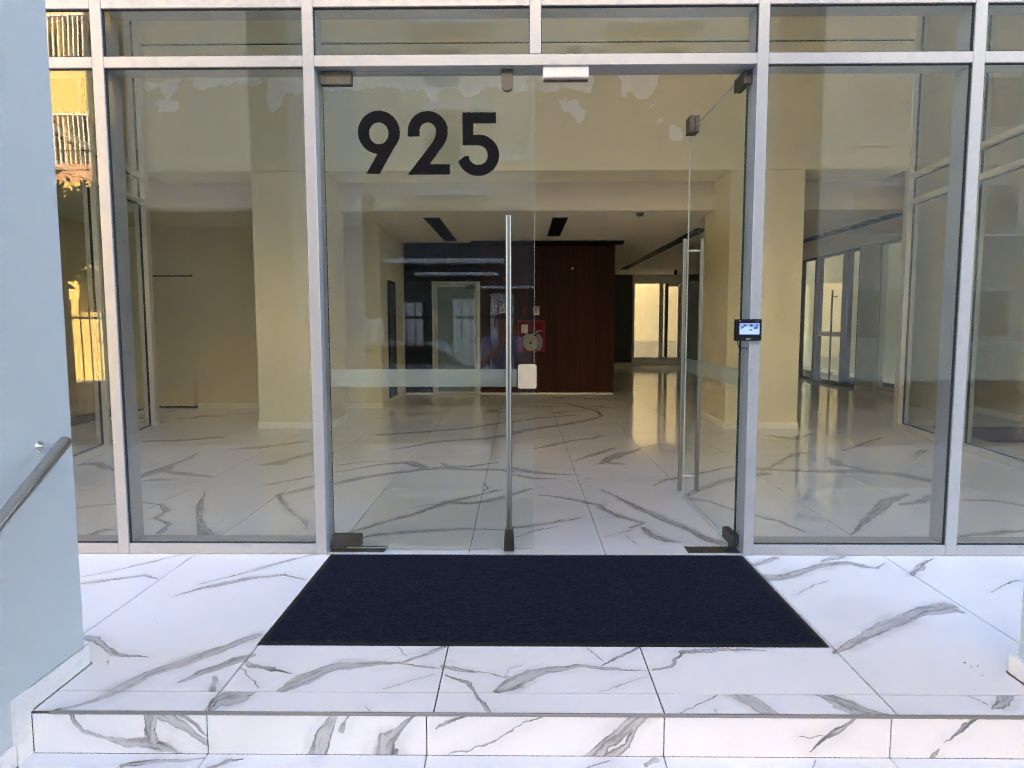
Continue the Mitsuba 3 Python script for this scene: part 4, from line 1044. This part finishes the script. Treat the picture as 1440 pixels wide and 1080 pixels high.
def tree(x, y, h, cr, seed, label):
    r = np.random.default_rng(seed)
    t = thing('street_tree', label, 'tree', 'street trees outside the fence')
    base = np.array([x, y, GROUND])
    trunk = [base, base + [.03, .02, h * .3], base + [-.04, .03, h * .5], base + [.05, 0, h * .75]]
    ob(t, 'trunk', tube(trunk, [.11, .09, .075, .05], 10), 'bark', 60)
    tips = []
    for k in range(9):
        a = k * 2.4 + r.random(); el = .2 + .9 * r.random(); L = cr * (.6 + .5 * r.random())
        s = base + [0, 0, h * (.45 + .3 * r.random())]
        e = s + L * np.array([math.cos(a) * math.cos(el), math.sin(a) * math.cos(el), math.sin(el)])
        m = (s + e) / 2 + r.normal(0, .08, 3)
        ob(t, 'limb', tube([s, m, e], [.035, .025, .01], 6), 'bark')
        tips += [m * .3 + e * .7, e]
    n = 9000
    c = np.array(tips)[r.integers(0, len(tips), n)] + r.normal(0, cr * .19, (n, 3))
    u = r.normal(size=(n, 3)); u /= np.linalg.norm(u, axis=1, keepdims=True)
    w = np.cross(u, r.normal(size=(n, 3))); w /= np.linalg.norm(w, axis=1, keepdims=True)
    s = (.055 + .05 * r.random((n, 1)))
    V = np.stack([c - u * s * 1.5, c + w * s * .55, c + u * s * 1.5, c - w * s * .55], 1).reshape(-1, 3)
    F = (np.arange(n)[:, None, None] * 4 + np.array([[0, 1, 2], [0, 2, 3]])[None]).reshape(-1, 3)
    ob(t, 'crown', trimesh.Trimesh(V, F, process=False), 'leaf', kind='stuff')


tree(-9.6, -10.4, 5.0, 1.3, 3, 'leafy street tree in front of the yellow building')
tree(-4.5, -10.3, 4.6, 1.2, 8, 'leafy street tree opposite the left door leaf')

# a parked car at the kerb
pc = thing('parked_car', 'pale blue grey car parked at the kerb outside the fence', 'car')
prof = Polygon([(-2.1, .28), (2.1, .28), (2.15, .55), (2.0, .78), (1.1, .92), (.45, 1.38), (-1.0, 1.42), (-1.8, 1.0), (-2.1, .92)])
for wx in (-1.3, 1.3):
    prof = prof.difference(Point(wx, .30).buffer(.36))
cx, cy, cz = -2.2, -10.7, GROUND - .15
m = ext_xz(prof.buffer(-.04).buffer(.04), -.85, .85); m.apply_translation((cx, cy, cz)); ob(pc, 'body', m, 'car_paint')
wn = Polygon([(-1.55, 1.0), (1.0, .95), (.42, 1.33), (-.98, 1.36)])
for s in (-1, 1):
    m = ext_xz(wn, .852 if s > 0 else -.858, .858 if s > 0 else -.852); m.apply_translation((cx, cy, cz)); ob(pc, 'side_window', m, 'window_glass')
for wx in (-1.3, 1.3):
    for s in (-1, 1):
        ob(pc, 'wheel', lathe([(0, -.1), (.2, -.1), (.3, -.09), (.32, -.05), (.32, .05), (.3, .09), (.2, .1), (0, .1)], (cx + wx, cy + s * .74, cz + .32), 'y', 24), 'rubber', 30)
for i, (za, zb) in enumerate(((5.6, 5.3), (6.1, 5.9), (8.5, 8.2))):
    cc = thing('overhead_cable', ('lowest', 'middle', 'topmost')[i] + ' of the black cables slung along the street', 'cable', 'overhead street cables')
    xs = np.linspace(-40, 30, 40)
    ob(cc, None, tube([(x, -12.5 - i * .4, za + (zb - za) * (x + 40) / 70 - .5 * (1 - ((x + 5) / 35) ** 2)) for x in xs], .014, 5), 'rubber')


# the photographer, standing behind the camera (mirrored in the left door leaf)
def limb_mesh(chains, step=0.02, it=12):
    body = None
    for a, ra, b, rb in chains:
        h = manifold3d.Manifold.batch_hull([manifold3d.Manifold.sphere(ra, 20).translate(tuple(a)), manifold3d.Manifold.sphere(rb, 20).translate(tuple(b))])
        body = h if body is None else body + h
    body = body.refine_to_length(step)
    v, f = meshkit.arrays(body)[:2]
    m = trimesh.Trimesh(v, f)
    trimesh.smoothing.filter_taubin(m, iterations=it)
    return m


pp = thing('person', 'person in blue shirt photographing the doors, seen only mirrored in the glass', 'person')
PX, PY, G = -0.22, -4.42, GROUND
sh = lambda s: (PX + s * 0.19, PY, G + 1.42)
elb = lambda s: (PX + s * 0.24 + (.05 if s > 0 else 0), PY + 0.16, G + 1.16)
wri = lambda s: (0.0 + s * 0.055, PY + 0.44, G + 1.56)
ch = [((PX, PY, G + 1.0), .135, (PX, PY, G + 1.22), .135), ((PX - .08, PY, G + 1.0), .11, (PX + .08, PY, G + 1.0), .11), ((PX - .10, PY, G + 1.34), .10, (PX + .10, PY, G + 1.34), .10)]
ch += [((PX + s * .10, PY, G + 1.34), .09, sh(s), .068) for s in (-1, 1)]
ch += [(sh(s), .066, elb(s), .05) for s in (-1, 1)]
ob(pp, 'shirt', limb_mesh(ch), 'shirt_blue', True)
ch = []
for s in (-1, 1):
    ch += [((PX + s * .085, PY, G + .92), .10, (PX + s * .095, PY + .02, G + .50), .066), ((PX + s * .095, PY + .02, G + .50), .062, (PX + s * .10, PY - .01, G + .10), .046)]
ch += [((PX - .07, PY, G + .95), .11, (PX + .07, PY, G + .95), .11)]
ob(pp, 'trousers', limb_mesh(ch), 'trousers', True)
for s in (-1, 1):
    ob(pp, 'shoe', limb_mesh([((PX + s * .10, PY - .04, G + .05), .048, (PX + s * .11, PY + .15, G + .035), .034)]), 'rubber', True)
sk = [((PX, PY, G + 1.44), .055, (PX, PY + .02, G + 1.56), .055), ((PX, PY + .01, G + 1.66), .088, (PX, PY + .045, G + 1.585), .062), ((PX, PY + .10, G + 1.625), .014, (PX, PY + .112, G + 1.61), .014)]
for s in (-1, 1):
    sk += [(elb(s), .045, wri(s), .028), (wri(s), .03, (s * 0.075, PY + .49, G + 1.60), .032)]
    for k in range(4):
        z = G + 1.575 + .022 * k
        sk += [((s * 0.085, PY + .50, z), .010, (s * 0.070, PY + .545, z + .004), .009), ((s * 0.070, PY + .545, z + .004), .009, (s * (0.045 + .004 * k), PY + .535, z + .006), .008)]
    sk += [((s * 0.07, PY + .48, G + 1.575), .012, (s * 0.045, PY + .505, G + 1.60), .010)]
head = manifold3d.Manifold
ob(pp, 'skin', limb_mesh([c for c in sk[:2]], .014, 6), 'skin', True)
for s in (-1, 1):
    i0 = 3 + (0 if s < 0 else 11)
    ob(pp, 'forearm', limb_mesh(sk[i0:i0 + 11], .008, 5), 'skin', True)
    ob(pp, 'ear', limb_mesh([((PX + s * .086, PY + .005, G + 1.645), .012, (PX + s * .088, PY + .0, G + 1.61), .009)], .008, 4), 'skin', True)
    ob(pp, 'eye', trimesh.creation.icosphere(2, .011).apply_translation((PX + s * .033, PY + .092, G + 1.652)), 'black_plastic', True)
ob(pp, 'nose', limb_mesh([sk[2]], .008, 4), 'skin', True)
ob(pp, 'hair', limb_mesh([((PX - .02, PY - .015, G + 1.69), .082, (PX + .02, PY - .015, G + 1.69), .082), ((PX, PY - .04, G + 1.64), .075, (PX, PY + .03, G + 1.715), .062)], .014, 6), 'trousers', True)
ph = thing('phone', 'black phone held up in both hands by the person', 'phone')
ob(ph, 'body', box(-0.085, 0.085, -3.905, -3.896, EYE[2] - .075, EYE[2] + .012, .003), 'black_plastic')
